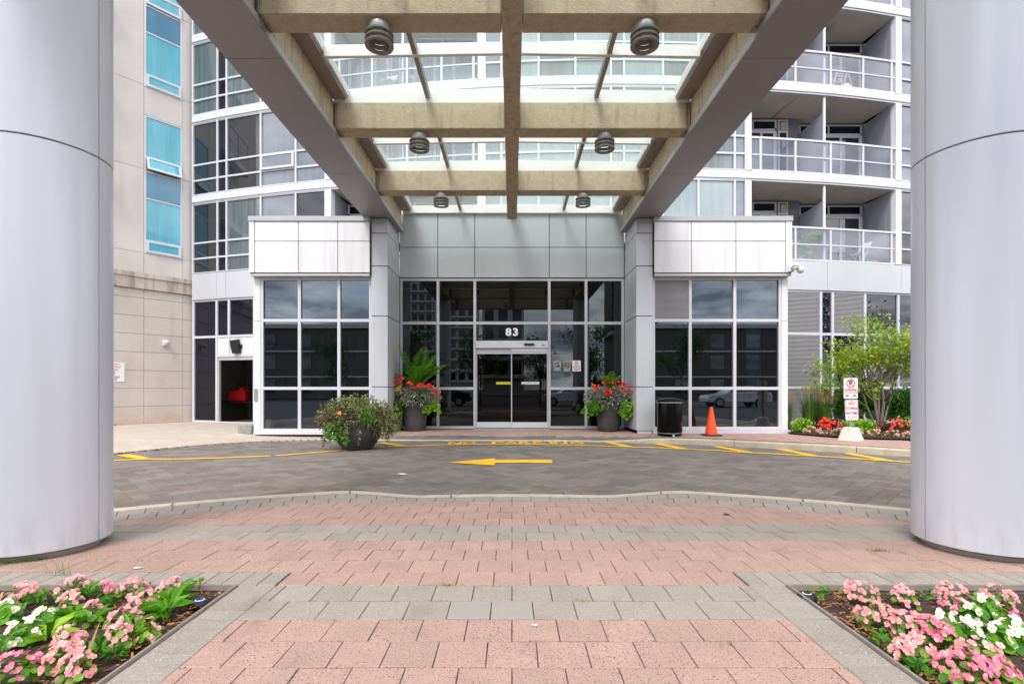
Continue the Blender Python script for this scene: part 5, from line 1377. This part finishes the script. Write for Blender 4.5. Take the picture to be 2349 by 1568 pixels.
shrub(10.8,13.9,.6,.6,.55,1300,M['leaf_dark'],.12,.07,'green shrub right of the tree, below its crown')
shrub(10.55,12.7,.35,.45,.33,900,M['leaf_bright'],.1,.055,'bright green bush by the right column')
shrub(11.6,13.6,.8,.7,.8,900,M['leaf_dark'],.13,.07,'dark green bush mostly hidden by the right column')
G1 = 'lime green foliage plants in the flower bed'
for x, y, rx, lab in ((7.35,12.95,.24,'lime green leafy plant at the wing corner'),(8.3,12.55,.32,'lime green leafy plant just left of the sign block'),(8.65,12.5,.25,'small lime green plant behind the sign block'),(9.75,12.35,.42,'largest lime green mound right of the tree trunk'),):
    shrub(x, y, .16, rx, .24 if rx < .4 else .36, 500, M['leaf_lime'], .075, .05, lab, 'lime_plant', 'plant', G1)
for i, (x, y, n, lab) in enumerate(((7.85,12.55,30,'red begonia clump left of the sign block'),(8.95,12.0,26,'red begonia clump right of the sign block'),(9.35,11.95,9,'single red bloom cluster beside the lime mound'))):
    r = empty('red_begonia', (x, y, .03), lab, 'flower', 'red begonias in the planting bed')
    rx = .34 if n > 10 else .12
    P, D = dome(330 if n > 10 else 60, (x, y, .16), (rx, .25, .25), -.3, .3); np_mesh('foliage', *leaves(P, D+rng.normal(size=D.shape)*.5, .085, .05), M['leaf_purple'], r)
    P, D = dome(n, (x, y-.04, .2), (rx, .24, .24), -.1, .8); D[:,1] -= .8; flower_mesh('blossoms', P, D, np.full(n,.085), M['petal_red'], r, 5)
bpts = catmull(bp, 12); k = 0; acc = 0; prev = bpts[0]; ppos = []
for q in bpts:
    acc += (q-prev).length; prev = q
    if acc > .30: acc = 0; ppos.append(q)
for i, q in enumerate(ppos[:11]):
    x, y = q.x+.12, q.y+.14
    where = 'at the wing corner' if i == 0 else 'by the right column' if i == 10 else None
    lab = 'low pale pink border clump, '+('first','second','third','fourth','fifth','sixth','seventh','eighth','ninth','tenth','eleventh')[i]+' along the bed edge from the pavilion wing'
    r = empty('border_flower', (x, y, .03), lab, 'flower', 'pale pink flowers edging the planting bed')
    P, D = dome(70, (x, y, .09), (.17,.14,.1), -.2, .4); np_mesh('foliage', *leaves(P, D+rng.normal(size=D.shape)*.5, .05, .03), M['leaf_begonia'], r)
    P, D = dome(24, (x, y-.01, .11), (.18,.15,.12), -.1, .8); D[:,1] -= .6; flower_mesh('blossoms', P, D, np.full(24,.05), M['petal_pink'], r, 4)
# ================================================================ THINGS ON THE BALCONIES
def fold_chair(x, y, z, rot, label, name='folding_chair', s=1., group=None):
    r = empty(name, (x, y, z), label, 'chair', group); c, s_ = math.cos(rot), math.sin(rot)
    def T(p): return (x+(p[0]*c-p[1]*s_)*s, y+(p[0]*s_+p[1]*c)*s, z+p[2]*s)
    def bar(a, b, rr=.011): return MB().tube([T(a), T(b)], rr*s, 6)
    for k in (-.19, .19):
        bar((-.2, k, 0), (.24, k, .82)).build('leg', M['frame'], r); bar((.26, k*.9, 0), (-.17, k*.9, .46)).build('leg', M['frame'], r)
    def slabq(pts): 
        v = [T(p) for p in pts]; v2 = [(a, b, cc+.018*s) for a, b, cc in v]
        return MB().add(v+v2, [(0,1,2,3),(4,5,6,7),(0,1,5,4),(1,2,6,5),(2,3,7,6),(3,0,4,7)])
    slabq([(-.22,-.2,.44),(.17,-.2,.43),(.17,.2,.43),(-.22,.2,.44)]).build('seat', M['frame'], r)
    v = MB(); a = [T(p) for p in ((.135,-.2,.62),(.135,.2,.62),(.235,.2,.82),(.235,-.2,.82))]; bq = [T(p) for p in ((.15,-.2,.615),(.15,.2,.615),(.25,.2,.815),(.25,-.2,.815))]
    v.add(a+bq, [(0,1,2,3),(4,5,6,7),(0,1,5,4),(1,2,6,5),(2,3,7,6),(3,0,4,7)]).build('backrest', M['frame'], r)
zf = FL[0]-.03
fold_chair(11.35, AY(11.35)+.55, zf+.03, R_(12), 'white folding chair on the lowest right balcony')
for k, (x, lab) in enumerate(((-3.95,'left one of two white chairs on the balcony seen through the skylight'),(-3.35,'right one of two white chairs on the balcony seen through the skylight'))):
    fold_chair(x, AY(x)+.5, FL[2]-.02, R_(70+20*k), lab, 'balcony_chair', 1.0, 'pair of white balcony chairs')
x, y = 11.55, AY(11.55)+.42
r = empty('terracotta_tray', (x, y, zf), 'terracotta tray with a white dish below the folding chair', 'tray')
MB().lathe([(.28,.0),(.31,.02),(.32,.1),(.30,.1),(.28,.04)], (x,y,zf+.04), 28).build('tray', M['terra'], r, smooth=True)
MB().lathe([(.14,.1),(.2,.13),(.19,.14),(.1,.12)], (x+.08,y,zf+.05), 24).build('dish', M['cctv'], r, smooth=True)
for x, hh, nl, lab in ((9.32, 1.0, 13, 'larger bright green broad leaf plant on the lowest right balcony'),(8.88, .7, 8, 'broad leaf plant in an orange pot next to the pavilion fascia')):
    y = AY(x)+.3; r = empty('potted_plant', (x, y, zf), lab, 'plant', 'potted plants on the lowest right balcony')
    MB().lathe([(.1,0),(.13,.2),(.145,.24),(.12,.24)], (x,y,zf+.01), 20).build('pot', M['terra'] if nl == 8 else M['pot'], r, smooth=True)
    V, Fc = [], []; st = MB()
    for k in range(nl):
        a = rng.uniform(0, 2*math.pi); rr = rng.uniform(.08,.34); p = np.array([x+rr*math.cos(a), y+rr*.5*math.sin(a)-.05, zf+hh*rng.uniform(.45,1)]); s_ = rng.uniform(.16,.25)
        st.tube([(x,y,zf+.22), tuple((p+np.array([x,y,zf+.3]))/2+np.array([0,0,.05])), tuple(p)], .007, 5)
        u = np.array([math.cos(a), -.3, -.35]); u /= np.linalg.norm(u); w = np.cross(u, [0,-.7,.7]); w /= np.linalg.norm(w); b = len(V)
        prof = [(-.15,.0),(-.2,.5),(.15,.75),(.55,.6),(.9,.28),(1.2,0),(.9,-.28),(.55,-.6),(.15,-.75),(-.2,-.5)]
        for f_, g_ in prof: V.append(p+u*f_*s_+w*g_*s_)
        Fc.append(tuple(b+i for i in range(10)))
    st.build('stalk', M['leaf_dark'], r); np_mesh('large_leaf', V, Fc, M['leaf_bright'], r)
zf = FL[2]-.03; x = 10.75; y = AY(x)+.55
r = empty('step_ladder', (x, y, zf), 'light step ladder leaning on the upper right balcony', 'ladder')
for k in (-.2, .2): MB().tube([(x+k-.35,y,zf),(x+k*.8,y+.1,zf+1.0)], .02, 6).build('stile', M['steel'], r); MB().tube([(x+k+.3,y+.1,zf),(x+k*.8,y+.1,zf+1.0)], .018, 6).build('stile', M['acbox'], r)
for k in range(4): t = .2+k*.2; MB().box(x-.35*(1-t)-.2, x-.35*(1-t)+.2, y-.03+.1*t, y+.05+.1*t, zf+t, zf+t+.02).build('tread', M['acbox'], r)
x = 11.35; y = AY(x)+.5; tag(MB().add([(x,y,zf),(x+.3,y,zf),(x-.1,y+.5,zf+.9),(x-.4,y+.5,zf+.9),(x,y+.03,zf),(x+.3,y+.03,zf),(x-.1,y+.53,zf+.9),(x-.4,y+.53,zf+.9)], [(0,1,2,3),(4,5,6,7),(0,1,5,4),(1,2,6,5),(2,3,7,6),(3,0,4,7)]).build('wooden_board', M['signw']), 'white board leaning beside the ladder on the upper right balcony', 'board')
zf = FL[3]-.03; x = 11.45; y = AY(x)+.4; r = empty('flower_pot', (x, y, zf), 'pot of white and pink flowers on the topmost right balcony', 'plant')
MB().lathe([(.13,0),(.17,.2),(.18,.24),(.15,.24)], (x,y,zf+.01), 20).build('pot', M['cctv'], r, smooth=True)
P, D = dome(160, (x,y,zf+.4), (.3,.25,.2), -.3, .3); np_mesh('foliage', *leaves(P, D, .09, .04), M['leaf_dark'], r)
P, D = dome(40, (x,y-.05,zf+.42), (.32,.26,.22), -.2, .8); flower_mesh('blossoms', P, D, np.full(40,.08), M['petal_white'], r, 5)
P, D = dome(22, (x-.45,y,zf+.4), (.2,.2,.2), -.2, .8); flower_mesh('blossoms', P, D, np.full(22,.09), M['petal_deep'], r, 5)
# ================================================================ FOREGROUND FLOWER BEDS
SOILZ = -.03
for sg, sd in ((-1, 'left'), (1, 'right')):
    mb = MB(); nx, ny = 40, 34; x0, x1, y0, y1 = 1.605, 4.2, .3, 2.965
    for i in range(nx+1):
        for j in range(ny+1):
            x = x0+(x1-x0)*(i/nx)**1.4; y = y1-(y1-y0)*(j/ny)**1.2
            e = min(1, (x-x0)/.12, (y1-y)/.12)
            mb.v.append((sg*x, y, SOILZ-.012+e*(.02+.018*math.sin(x*9+y*4)*math.sin(y*11-x*3)+rng.normal()*.006)))
    for i in range(nx):
        for j in range(ny): a = i*(ny+1)+j; mb.f.append((a, a+1, a+ny+2, a+ny+1))
    o = mb.build(f'bed_soil_{sd}', M['soil'], smooth=True); tag(o, f'dark soil of the {sd} flower bed in front', kind='structure')
    r = empty('bed_edging', (sg*1.6, 2.5, 0), f'thin grey edging strip round the {sd} flower bed', 'edging')
    xa, xb = sorted((sg*1.6, sg*1.612)); MB().box(xa, xb, .3, 2.962, -.06, .012).build('strip', M['edge'], r, bevel=.003)
    xa, xb = sorted((sg*1.6, sg*4.3)); MB().box(xa, xb, 2.963, 2.976, -.06, .012).build('strip', M['edge'], r, bevel=.003)
    V, Fc = [], []
    for k in range(900):
        x, y = sg*(1.62+rng.uniform(0,1.5)*rng.uniform(.1,1)), rng.uniform(1.6, 2.94); a = rng.uniform(0, math.pi); l, w, t = rng.uniform(.006,.022), rng.uniform(.002,.005), rng.uniform(-.4,.4)
        u = np.array([math.cos(a), math.sin(a), t*.6]); v = np.array([-math.sin(a), math.cos(a), rng.uniform(-.4,.4)]); p = np.array([x, y, SOILZ+.018+rng.uniform(0,.012)]); b = len(V)
        V += [p-u*l-v*w, p+u*l-v*w, p+u*l*.9+v*w, p-u*l*1.1+v*w]; Fc.append((b,b+1,b+2,b+3))
    o = np_mesh('wood_mulch', V, Fc, M['chip']); tag(o, f'scattered wood mulch chips on the {sd} bed soil', 'mulch', kind='stuff')
def begonia(x, y, r, n, kind, label, h=.098):
    pet = {'pink': 'petal_pink', 'deep': 'petal_deep', 'white': 'petal_white'}[kind]
    e = empty(kind+'_begonia' if kind != 'deep' else 'pink_begonia', (x, y, SOILZ), label, 'flower', 'begonias in the front flower beds')
    zc_ = SOILZ+.03
    m = int(34*(r/.1)**1.3); P, D = dome(m, (x, y, zc_), (r*.92, r*.92, h*.8), -.05, .4)
    rad = .018 if kind != 'white' else .03
    np_mesh('foliage', *roundleaves(P, D+rng.normal(size=D.shape)*.45+np.array([0,-.25,.6]), np.full(len(P), rad)), M['leaf_begonia'] if kind != 'white' else M['leaf_bright'], e)
    P, D = dome(int(n*.7), (x, y, zc_+.005), (r*.8, r*.8, h), .12, .85); D = D+rng.normal(size=D.shape)*.3; D[:,1] -= .55; D[:,2] += .25
    flower_mesh('blossoms', P, D, np.full(len(P), .031 if kind != 'white' else .038), M[pet], e)
    mb = MB()
    for k in range(6): q = P[k % len(P)]; mb.tube([(x+(q[0]-x)*.2, y+(q[1]-y)*.2, SOILZ), tuple(q)], .0025, 4)
    mb.build('stems', M['leaf_bright'], e)
def bl(cx, cy, z=.03): v = gnd(cx*.2343, 1314.7+cy*.2343, z); return v.x, v.y
def br(cx, cy, z=.03): v = gnd(1803.8+cx*.2317, 1296.3+cy*.2317, z); return v.x, v.y
LB = [((200,215),.125,62,'pink','large pink begonia clump at the back of the left bed, by the picture edge'),
 ((720,140),.105,52,'pink','pink begonia clump touching the back edging, left of centre in the left bed'),
 ((670,320),.085,26,'pink','loose pink begonia clump just in front of the back row in the left bed'),
 ((1050,170),.06,16,'deep','small rosy begonia clump at the back middle of the left bed'),
 ((1310,150),.10,44,'pink','pink begonia clump at the back of the left bed, second from its corner'),
 ((1400,300),.09,40,'pink','pink begonia clump in front of the second one from the left bed corner'),
 ((1670,155),.09,44,'pink','pink begonia clump nearest the far corner of the left bed'),
 ((900,410),.075,22,'pink','small sparse pink begonia clump in the middle of the left bed'),
 ((1215,470),.095,46,'pink','pink begonia clump by the bright weeds in the left bed'),
 ((1150,640),.07,24,'pink','narrow pink begonia clump close to the side edging of the left bed'),
 ((1440,590),.06,14,'pink','small pink begonia clump overhanging the side edging of the left bed'),
 ((660,650),.08,34,'pink','pale pink begonia clump in front of the white ones in the left bed'),
 ((620,850),.10,52,'pink','full pink begonia clump low in the left bed, left of the dry stalk'),
 ((760,930),.085,40,'pink','pink begonia clump at the dry stalk near the bottom of the left bed'),
 ((110,960),.13,60,'deep','large pink begonia clump in the bottom left corner of the picture'),
 ((60,380),.08,18,'white','white begonia clump at the left picture edge'),
 ((230,580),.085,20,'white','white begonia clump with big leaves, front one of the three in the left bed'),
 ((420,470),.07,13,'white','white begonia clump, rightmost of the three in the left bed')]
for (c, r_, n, k, lab) in LB: x, y = bl(*c); begonia(x, y, r_, n, k, lab)
RB = [((740,270),.115,60,'pink','pink begonia clump nearest the far corner of the right bed'),
 ((1160,330),.08,34,'pink','pink begonia clump at the back of the right bed, second from its corner'),
 ((890,500),.12,64,'pink','broad pale pink begonia clump beside the bare soil of the right bed'),
 ((1170,590),.10,50,'pink','pink begonia clump in the middle of the long pink row of the right bed'),
 ((1400,640),.085,40,'deep','rosy begonia clump at the inner end of the long pink row'),
 ((1560,720),.07,24,'deep','small rosy begonia clump in front of the white ones in the right bed'),
 ((1280,860),.12,58,'pink','pale pink begonia clump near the side edging of the right bed'),
 ((1640,290),.11,50,'pink','pink begonia clump at the back of the right bed, behind the white ones'),
 ((1620,430),.07,24,'deep','small rosy begonia clump left of the white ones in the right bed'),
 ((2090,320),.10,44,'pink','pink begonia clump at the back of the right bed by the picture edge'),
 ((2190,500),.05,10,'deep','tiny rosy begonia tuft between white clumps of the right bed'),
 ((1900,900),.12,54,'pink','pink begonia clump above the deep pink one in the right bed'),
 ((1800,1040),.15,90,'deep','deep pink begonia clump at the bottom of the right bed'),
 ((2080,1080),.10,44,'deep','deep pink begonia clump in the lower right picture corner'),
 ((1780,480),.075,15,'white','white begonia clump at the back of the white group in the right bed'),
 ((1950,420),.09,16,'white','white begonia clump with glossy leaves, tallest of the right bed'),
 ((1550,600),.07,14,'white','white begonia clump at the left end of the white group'),
 ((1770,700),.09,20,'white','white begonia clump in the middle of the right bed'),
 ((2090,710),.10,22,'white','white begonia clump right of centre in the right bed'),
 ((2300,680),.11,30,'white','white begonia clump cut by the right picture edge')]
for (c, r_, n, k, lab) in RB: x, y = br(*c); begonia(x, y, r_, n, k, lab)
def weed(x, y, n, ln, wd, mat, label, up=.8):
    e = empty('weed', (x, y, SOILZ), label, 'weed', 'green weeds in the front flower beds')
    a = rng.uniform(0, 2*math.pi, n); P = np.stack([x+np.cos(a)*.01, y+np.sin(a)*.01, np.full(n, SOILZ+.015)+rng.uniform(0,.05,n)], 1)
    D = np.stack([np.cos(a), np.sin(a), rng.uniform(.3, 1.6, n)*up], 1); np_mesh('leaf_tuft', *leaves(P, D, ln, wd, .25), mat, e)
WL = [((1640,440),26,.14,.045,'leaf_bright','bright green broad weed near the side edging of the left bed'),((1720,330),14,.15,.04,'leaf_bright','bright toothed weed behind the broad one in the left bed'),((1930,190),10,.07,.02,'leaf_bright','small starry weed near the far corner of the left bed'),((860,270),24,.07,.028,'leaf_dark','low green weed at the back middle of the left bed'),((600,490),14,.09,.045,'leaf_bright','round leaved weed beside the white begonias'),((720,490),10,.08,.04,'leaf_bright','second round leaved weed, left bed centre'),((900,540),14,.10,.04,'leaf_bright','spreading weed in the middle of the left bed'),((470,700),9,.13,.05,'leaf_lime','pale flat weed in front of the white begonias'),((1060,360),40,.045,.02,'leaf_dark','fine leaved grey green weed in the left bed'),((1270,700),18,.12,.035,'leaf_bright','upright weed by the side edging of the left bed'),((960,830),18,.08,.035,'leaf_dark','green weed near the bottom of the left bed'),((1120,880),36,.05,.02,'leaf_dark','fine weed at the lower side edging of the left bed'),((420,1010),14,.09,.035,'leaf_bright','weed at the bottom of the left bed beside the pink clumps'),((380,340),12,.07,.03,'leaf_dark','weed between pink and white begonias in the left bed'),((1420,450),8,.07,.025,'leaf_bright','thin weed right of the central pink clump of the left bed'),((60,780),16,.06,.03,'leaf_dark','low weed at the left picture edge')]
for c, n, ln, wd, m, lab in WL: x, y = bl(*c, z=SOILZ); weed(x, y, n, ln, wd, M[m], lab)
WR = [((310,410),6,.035,.025,'leaf_bright','seedling near the edging of the right bed'),((380,300),5,.03,.022,'leaf_bright','tiny seedling by the black spotlight'),((270,350),7,.07,.01,'leaf_bright','grassy sprout beside the black spotlight'),((1360,370),8,.05,.02,'leaf_dark','small weed at the back of the right bed'),((920,800),8,.05,.028,'leaf_bright','seedling at the side edging of the right bed'),((950,880),7,.05,.03,'leaf_bright','round seedling further down the right edging'),((1090,940),10,.06,.03,'leaf_dark','faded weed by the right bed edging'),((1300,1110),30,.05,.02,'leaf_dark','fine weed at the bottom of the right bed')]
for c, n, ln, wd, m, lab in WR: x, y = br(*c, z=SOILZ); weed(x, y, n, ln, wd, M[m], lab)
for (x, y), lab, m in ((bl(1955,292,-.01), 'blue and black spotlight disc near the left bed corner', 'signb'), (br(200,310,-.01), 'black spotlight disc near the right bed corner', 'signk')):
    e = empty('garden_spotlight', (x, y, SOILZ), lab, 'spotlight', 'spotlight discs in the front beds')
    MB().lathe([(.045,0),(.05,.01),(.048,.03),(.036,.036),(.034,.030)], (x,y,SOILZ+.005), 28).build('housing', M['blackm'], e, smooth=True)
    MB().lathe([(.033,.031),(.02,.034),(.001,.035)], (x,y,SOILZ+.005), 24, cap=False).build('lens', M[m], e, smooth=True)
    ringm = MB().lathe([(.024,.036),(.019,.0375)], (x,y,SOILZ+.006), 24, cap=False); ringm.build('lens_ring', M['signw'], e)
# dry stalk, grass blades in the joints
x, y = bl(760, 1000, SOILZ); e = empty('dry_stalk', (x, y, SOILZ), 'long yellowed leaf blade near the bottom of the left bed', 'weed')
np_mesh('blade', *leaves(np.array([[x,y,SOILZ],[x+.02,y,SOILZ]]), np.array([[-.5,.2,.55],[.1,.2,.8]]), .24, .022, .1), M['grasstip'], e)
def tuft(x, y, z, n, h, label):
    V, Fc = [], []
    for k in range(n):
        a = rng.uniform(0, 6.28); p = np.array([x+rng.normal()*.03, y+rng.normal()*.012, z]); d = np.array([math.cos(a), math.sin(a), 0]); s = np.array([-d[1], d[0], 0])*.0018; H = h*rng.uniform(.5,1.1); b = len(V)
        V += [p-s, p+s, p+d*H*.5+np.array([0,0,H])]; Fc.append((b,b+1,b+2))
    o = np_mesh('grass_tuft', V, Fc, M['turf']); tag(o, label, 'grass', 'grass tufts in the paving joints')
for px, py, n, h, lab in ((2014,1263,70,.03,'small green tuft in the pink pavers left of the right column'),(1027,1342,40,.02,'tiny green tuft at the grey band near the middle'),(1340,1378,30,.015,'tiny tuft between grey pavers right of the middle'),(145,1318,14,.14,'tall grass blades behind the left flower bed'),(1667,1477,14,.02,'tiny tuft in a paver joint low on the right'),(2068,1268,20,.02,'tiny tuft beside the right column base')):
    v = gnd(px, py, 0); tuft(v.x, v.y, .0, n, h, lab)
V, Fc = [], []
for k in range(420):
    a = rng.uniform(math.pi*1.15, math.pi*1.75); rr = .365+rng.normal()*.02; p = np.array([COLS[0][0]+rr*math.cos(a), COLS[0][1]+rr*math.sin(a), 0]); d = rng.normal(size=3)*.5; d[2] = 1; H = rng.uniform(.01,.04); s = np.array([.002,0,0]); b = len(V); V += [p-s, p+s, p+d*H]; Fc.append((b,b+1,b+2))
tag(np_mesh('grass_tuft', V, Fc, M['turf']), 'fringe of short grass round the base of the left column', 'grass', 'grass tufts in the paving joints')

# ================================================================ BEHIND THE VIEWER (seen in the glass)
def tower(x, y, w, d, h, label, name='tower_block', mat='tower', fl=3.0):
    r = empty(name, (x, y, 0), label, 'building', 'buildings reflected in the glass')
    MB().box(x-w/2, x+w/2, y-d/2, y+d/2, -.1, h).build('wall', M[mat], r)
    mb = MB(); z = 3.
    wn = MB()
    while z < h-1:
        mb.box(x-w/2-.5, x+w/2+.5, y+d/2-.5, y+d/2+.9, z-.15, z+.15)
        n = max(2, int(w/2.2))
        for i in range(n): xa = x-w/2+w*(i+.18)/n; wn.box(xa, xa+w/n*.64, y+d/2-.02, y+d/2+.03, z+.5, z+2.4)
        z += fl
    o = mb.build('balcony_slab', M['white' if mat == 'tower' else mat], r); o['kind'] = 'stuff'
    o = wn.build('window', M['dark_pane'], r); o['kind'] = 'stuff'
    return r
tower(-27, -130, 11, 12, 34, 'pale tower with balconies reflected in the leftmost lobby panes')
tower(-14, -120, 8, 12, 27, 'second pale tower reflected beside the doors')
tower(-1.5, -62, 7, 10, 15, 'grey service block reflected above the doors', 'service_block')
tower(34, -120, 12, 12, 36, 'brown tower reflected in the rightmost lobby panes', mat='brownstone')
def low_building(x0, x1, label):
    r = empty('low_building', ((x0+x1)/2, -36, 0), label, 'building', 'buildings reflected in the glass')
    MB().box(x0, x1, -44, -34, -.1, 8.2).build('wall', M['brownstone'], r); MB().box(x0-.3, x1+.3, -44.3, -33.7, 8.2, 8.7).build('parapet', M['stone'], r)
    for z in (2.4, 5.4): MB().box(x0-.02, x1+.02, -34, -33.9, z, z+.2).build('string_course', M['stone'], r)
    x = x0+1.5
    while x < x1-2:
        for z in (.6, 3.4, 5.9): MB().box(x, x+1.6, -34, -33.95, z, z+1.6).build('window', M['dark_pane'], r)
        x += 4.2
low_building(-52, -13, 'long brown low building reflected in the left wing windows'); low_building(13.5, 52, 'long brown low building reflected in the right wing windows')
def street_tree(x, y, h, label, seed):
    rs = np.random.default_rng(seed); r = empty('street_tree', (x, y, -.15), label, 'tree', 'street trees reflected in the glass'); mb = MB().tube([(x,y,-.15),(x+.05,y,h*.25),(x-.04,y,h*.55)], [.13,.1,.06], 8)
    cl = []
    for k in range(9):
        a = rs.uniform(0, 6.28); rr = rs.uniform(.3, h*.27); c = np.array([x+rr*math.cos(a), y+rr*math.sin(a), rs.uniform(h*.4, h*.9)]); cl.append(c); mb.tube([(x,y,h*.35), tuple(c)], [.05,.015], 5)
    mb.build('trunk', M['bark'], r, smooth=True)
    P = np.concatenate([c+rs.normal(size=(230,3))*np.array([.42,.42,.36])*h/6 for c in cl]); np_mesh('crown', *leaves(P, rs.normal(size=P.shape), .2, .11), M['leaf_far'], r)
for i, (x, y, h, lab) in enumerate(((-7.5,-11,6.2,'leafy street tree reflected in the left lobby panes'),(-2.6,-13,6.4,'leafy street tree reflected left of the doors'),(2.4,-15,5.6,'street tree reflected in the right sliding door'),(6.2,-12,6.3,'leafy street tree reflected right of the doors'),(13,-13,5.6,'street tree reflected in the right wing window'),(-14,-14,5.2,'street tree reflected in the left wing window'),(18,9.6,7.5,'street tree whose leaves show in the right garden panes'),(20.5,6.5,8.5,'tall street tree reflected in the panes beyond the balconies'))):
    street_tree(x, y, h, lab, 40+i)
def car(x, y, mat, label, L_=4.5):
    r = empty('parked_car', (x, y, -.15), label, 'car', 'cars reflected in the glass'); z0 = -.15
    prof = [(-2.2,.35),(-2.22,.62),(-2.1,.82),(-1.2,.95),(-.95,1.0),(-.25,1.42),(.9,1.45),(1.75,1.05),(2.15,1.0),(2.22,.7),(2.2,.35)]
    mb = MB(); n = len(prof)
    for s, k in ((-.86, 1), (.86, 1)): mb.v += [(x+px, y+s*(.8 if pz > 1.1 else 1), z0+pz) for px, pz in prof]
    mb.f += [tuple(range(n-1,-1,-1)), tuple(range(n, 2*n))]+[(i, i+1, n+i+1, n+i) for i in range(n-1)]+[(n-1, 0, n, 2*n-1)]
    mb.build('body', M[mat], r, bevel=.05)
    for s in (-1, 1):
        gl = MB().add([(x-.85,y+s*.862,z0+1.03),(x-.22,y+s*.72,z0+1.37),(x+.88,y+s*.72,z0+1.39),(x+1.5,y+s*.862,z0+1.08)], [(0,1,2,3)]); gl.build('side_glass', M['dark_pane'], r)
        for wx in (-1.4, 1.35):
            w = MB(); seg = 20
            for t in (y+s*.70, y+s*.9):
                w.v += [(x+wx+.33*math.cos(2*math.pi*k/seg), t, z0+.33+.33*math.sin(2*math.pi*k/seg)) for k in range(seg)]
            w.f += [tuple(range(seg)), tuple(range(2*seg-1, seg-1, -1))]+[(k, (k+1)%seg, seg+(k+1)%seg, seg+k) for k in range(seg)]
            wo_ = w.build('wheel', M['rubber'], r)
            w = MB()
            for t in (y+s*.88, y+s*.915): w.v += [(x+wx+.21*math.cos(2*math.pi*k/seg), t, z0+.33+.21*math.sin(2*math.pi*k/seg)) for k in range(seg)]
            w.f += [tuple(range(seg)), tuple(range(2*seg-1, seg-1, -1))]+[(k, (k+1)%seg, seg+(k+1)%seg, seg+k) for k in range(seg)]
            w.build('rim', M['steel'], wo_)
car(4.4, -9.2, 'carwhite', 'white car reflected low in the lobby glass'); car(-5.2, -9.0, 'cardark', 'dark car reflected low in the left lobby pane'); car(15.5, -9.3, 'carwhite', 'white car reflected low in the right wing window')

# ================================================================ LITTER
for px, py, s_, z, lab in ((922,1088,.05,PZ,'small white paper scrap on the driveway pavers'),(1226,1434,.013,.0,'tiny white scrap on a pink paver near the middle'),(317,1303,.02,.0,'pale flat scrap on the pink pavers by the left bed'),(1665,1180,.03,.0,'dark dry leaf on the far pink pavers')):
    v = gnd(px, py, z); V = []; n = 9
    for k in range(n): a = 2*math.pi*k/n; rr = s_*rng.uniform(.6,1.1); V.append((v.x+rr*1.4*math.cos(a), v.y+rr*math.sin(a), z+.004+rng.uniform(0,s_*.3)))
    V.append((v.x, v.y, z+.004+s_*.35)); o = np_mesh('litter_scrap', V, [(k,(k+1)%n,n) for k in range(n)], M['signw'] if 'leaf' not in lab else M['leaf_purple']); tag(o, lab, 'litter', 'litter on the paving')
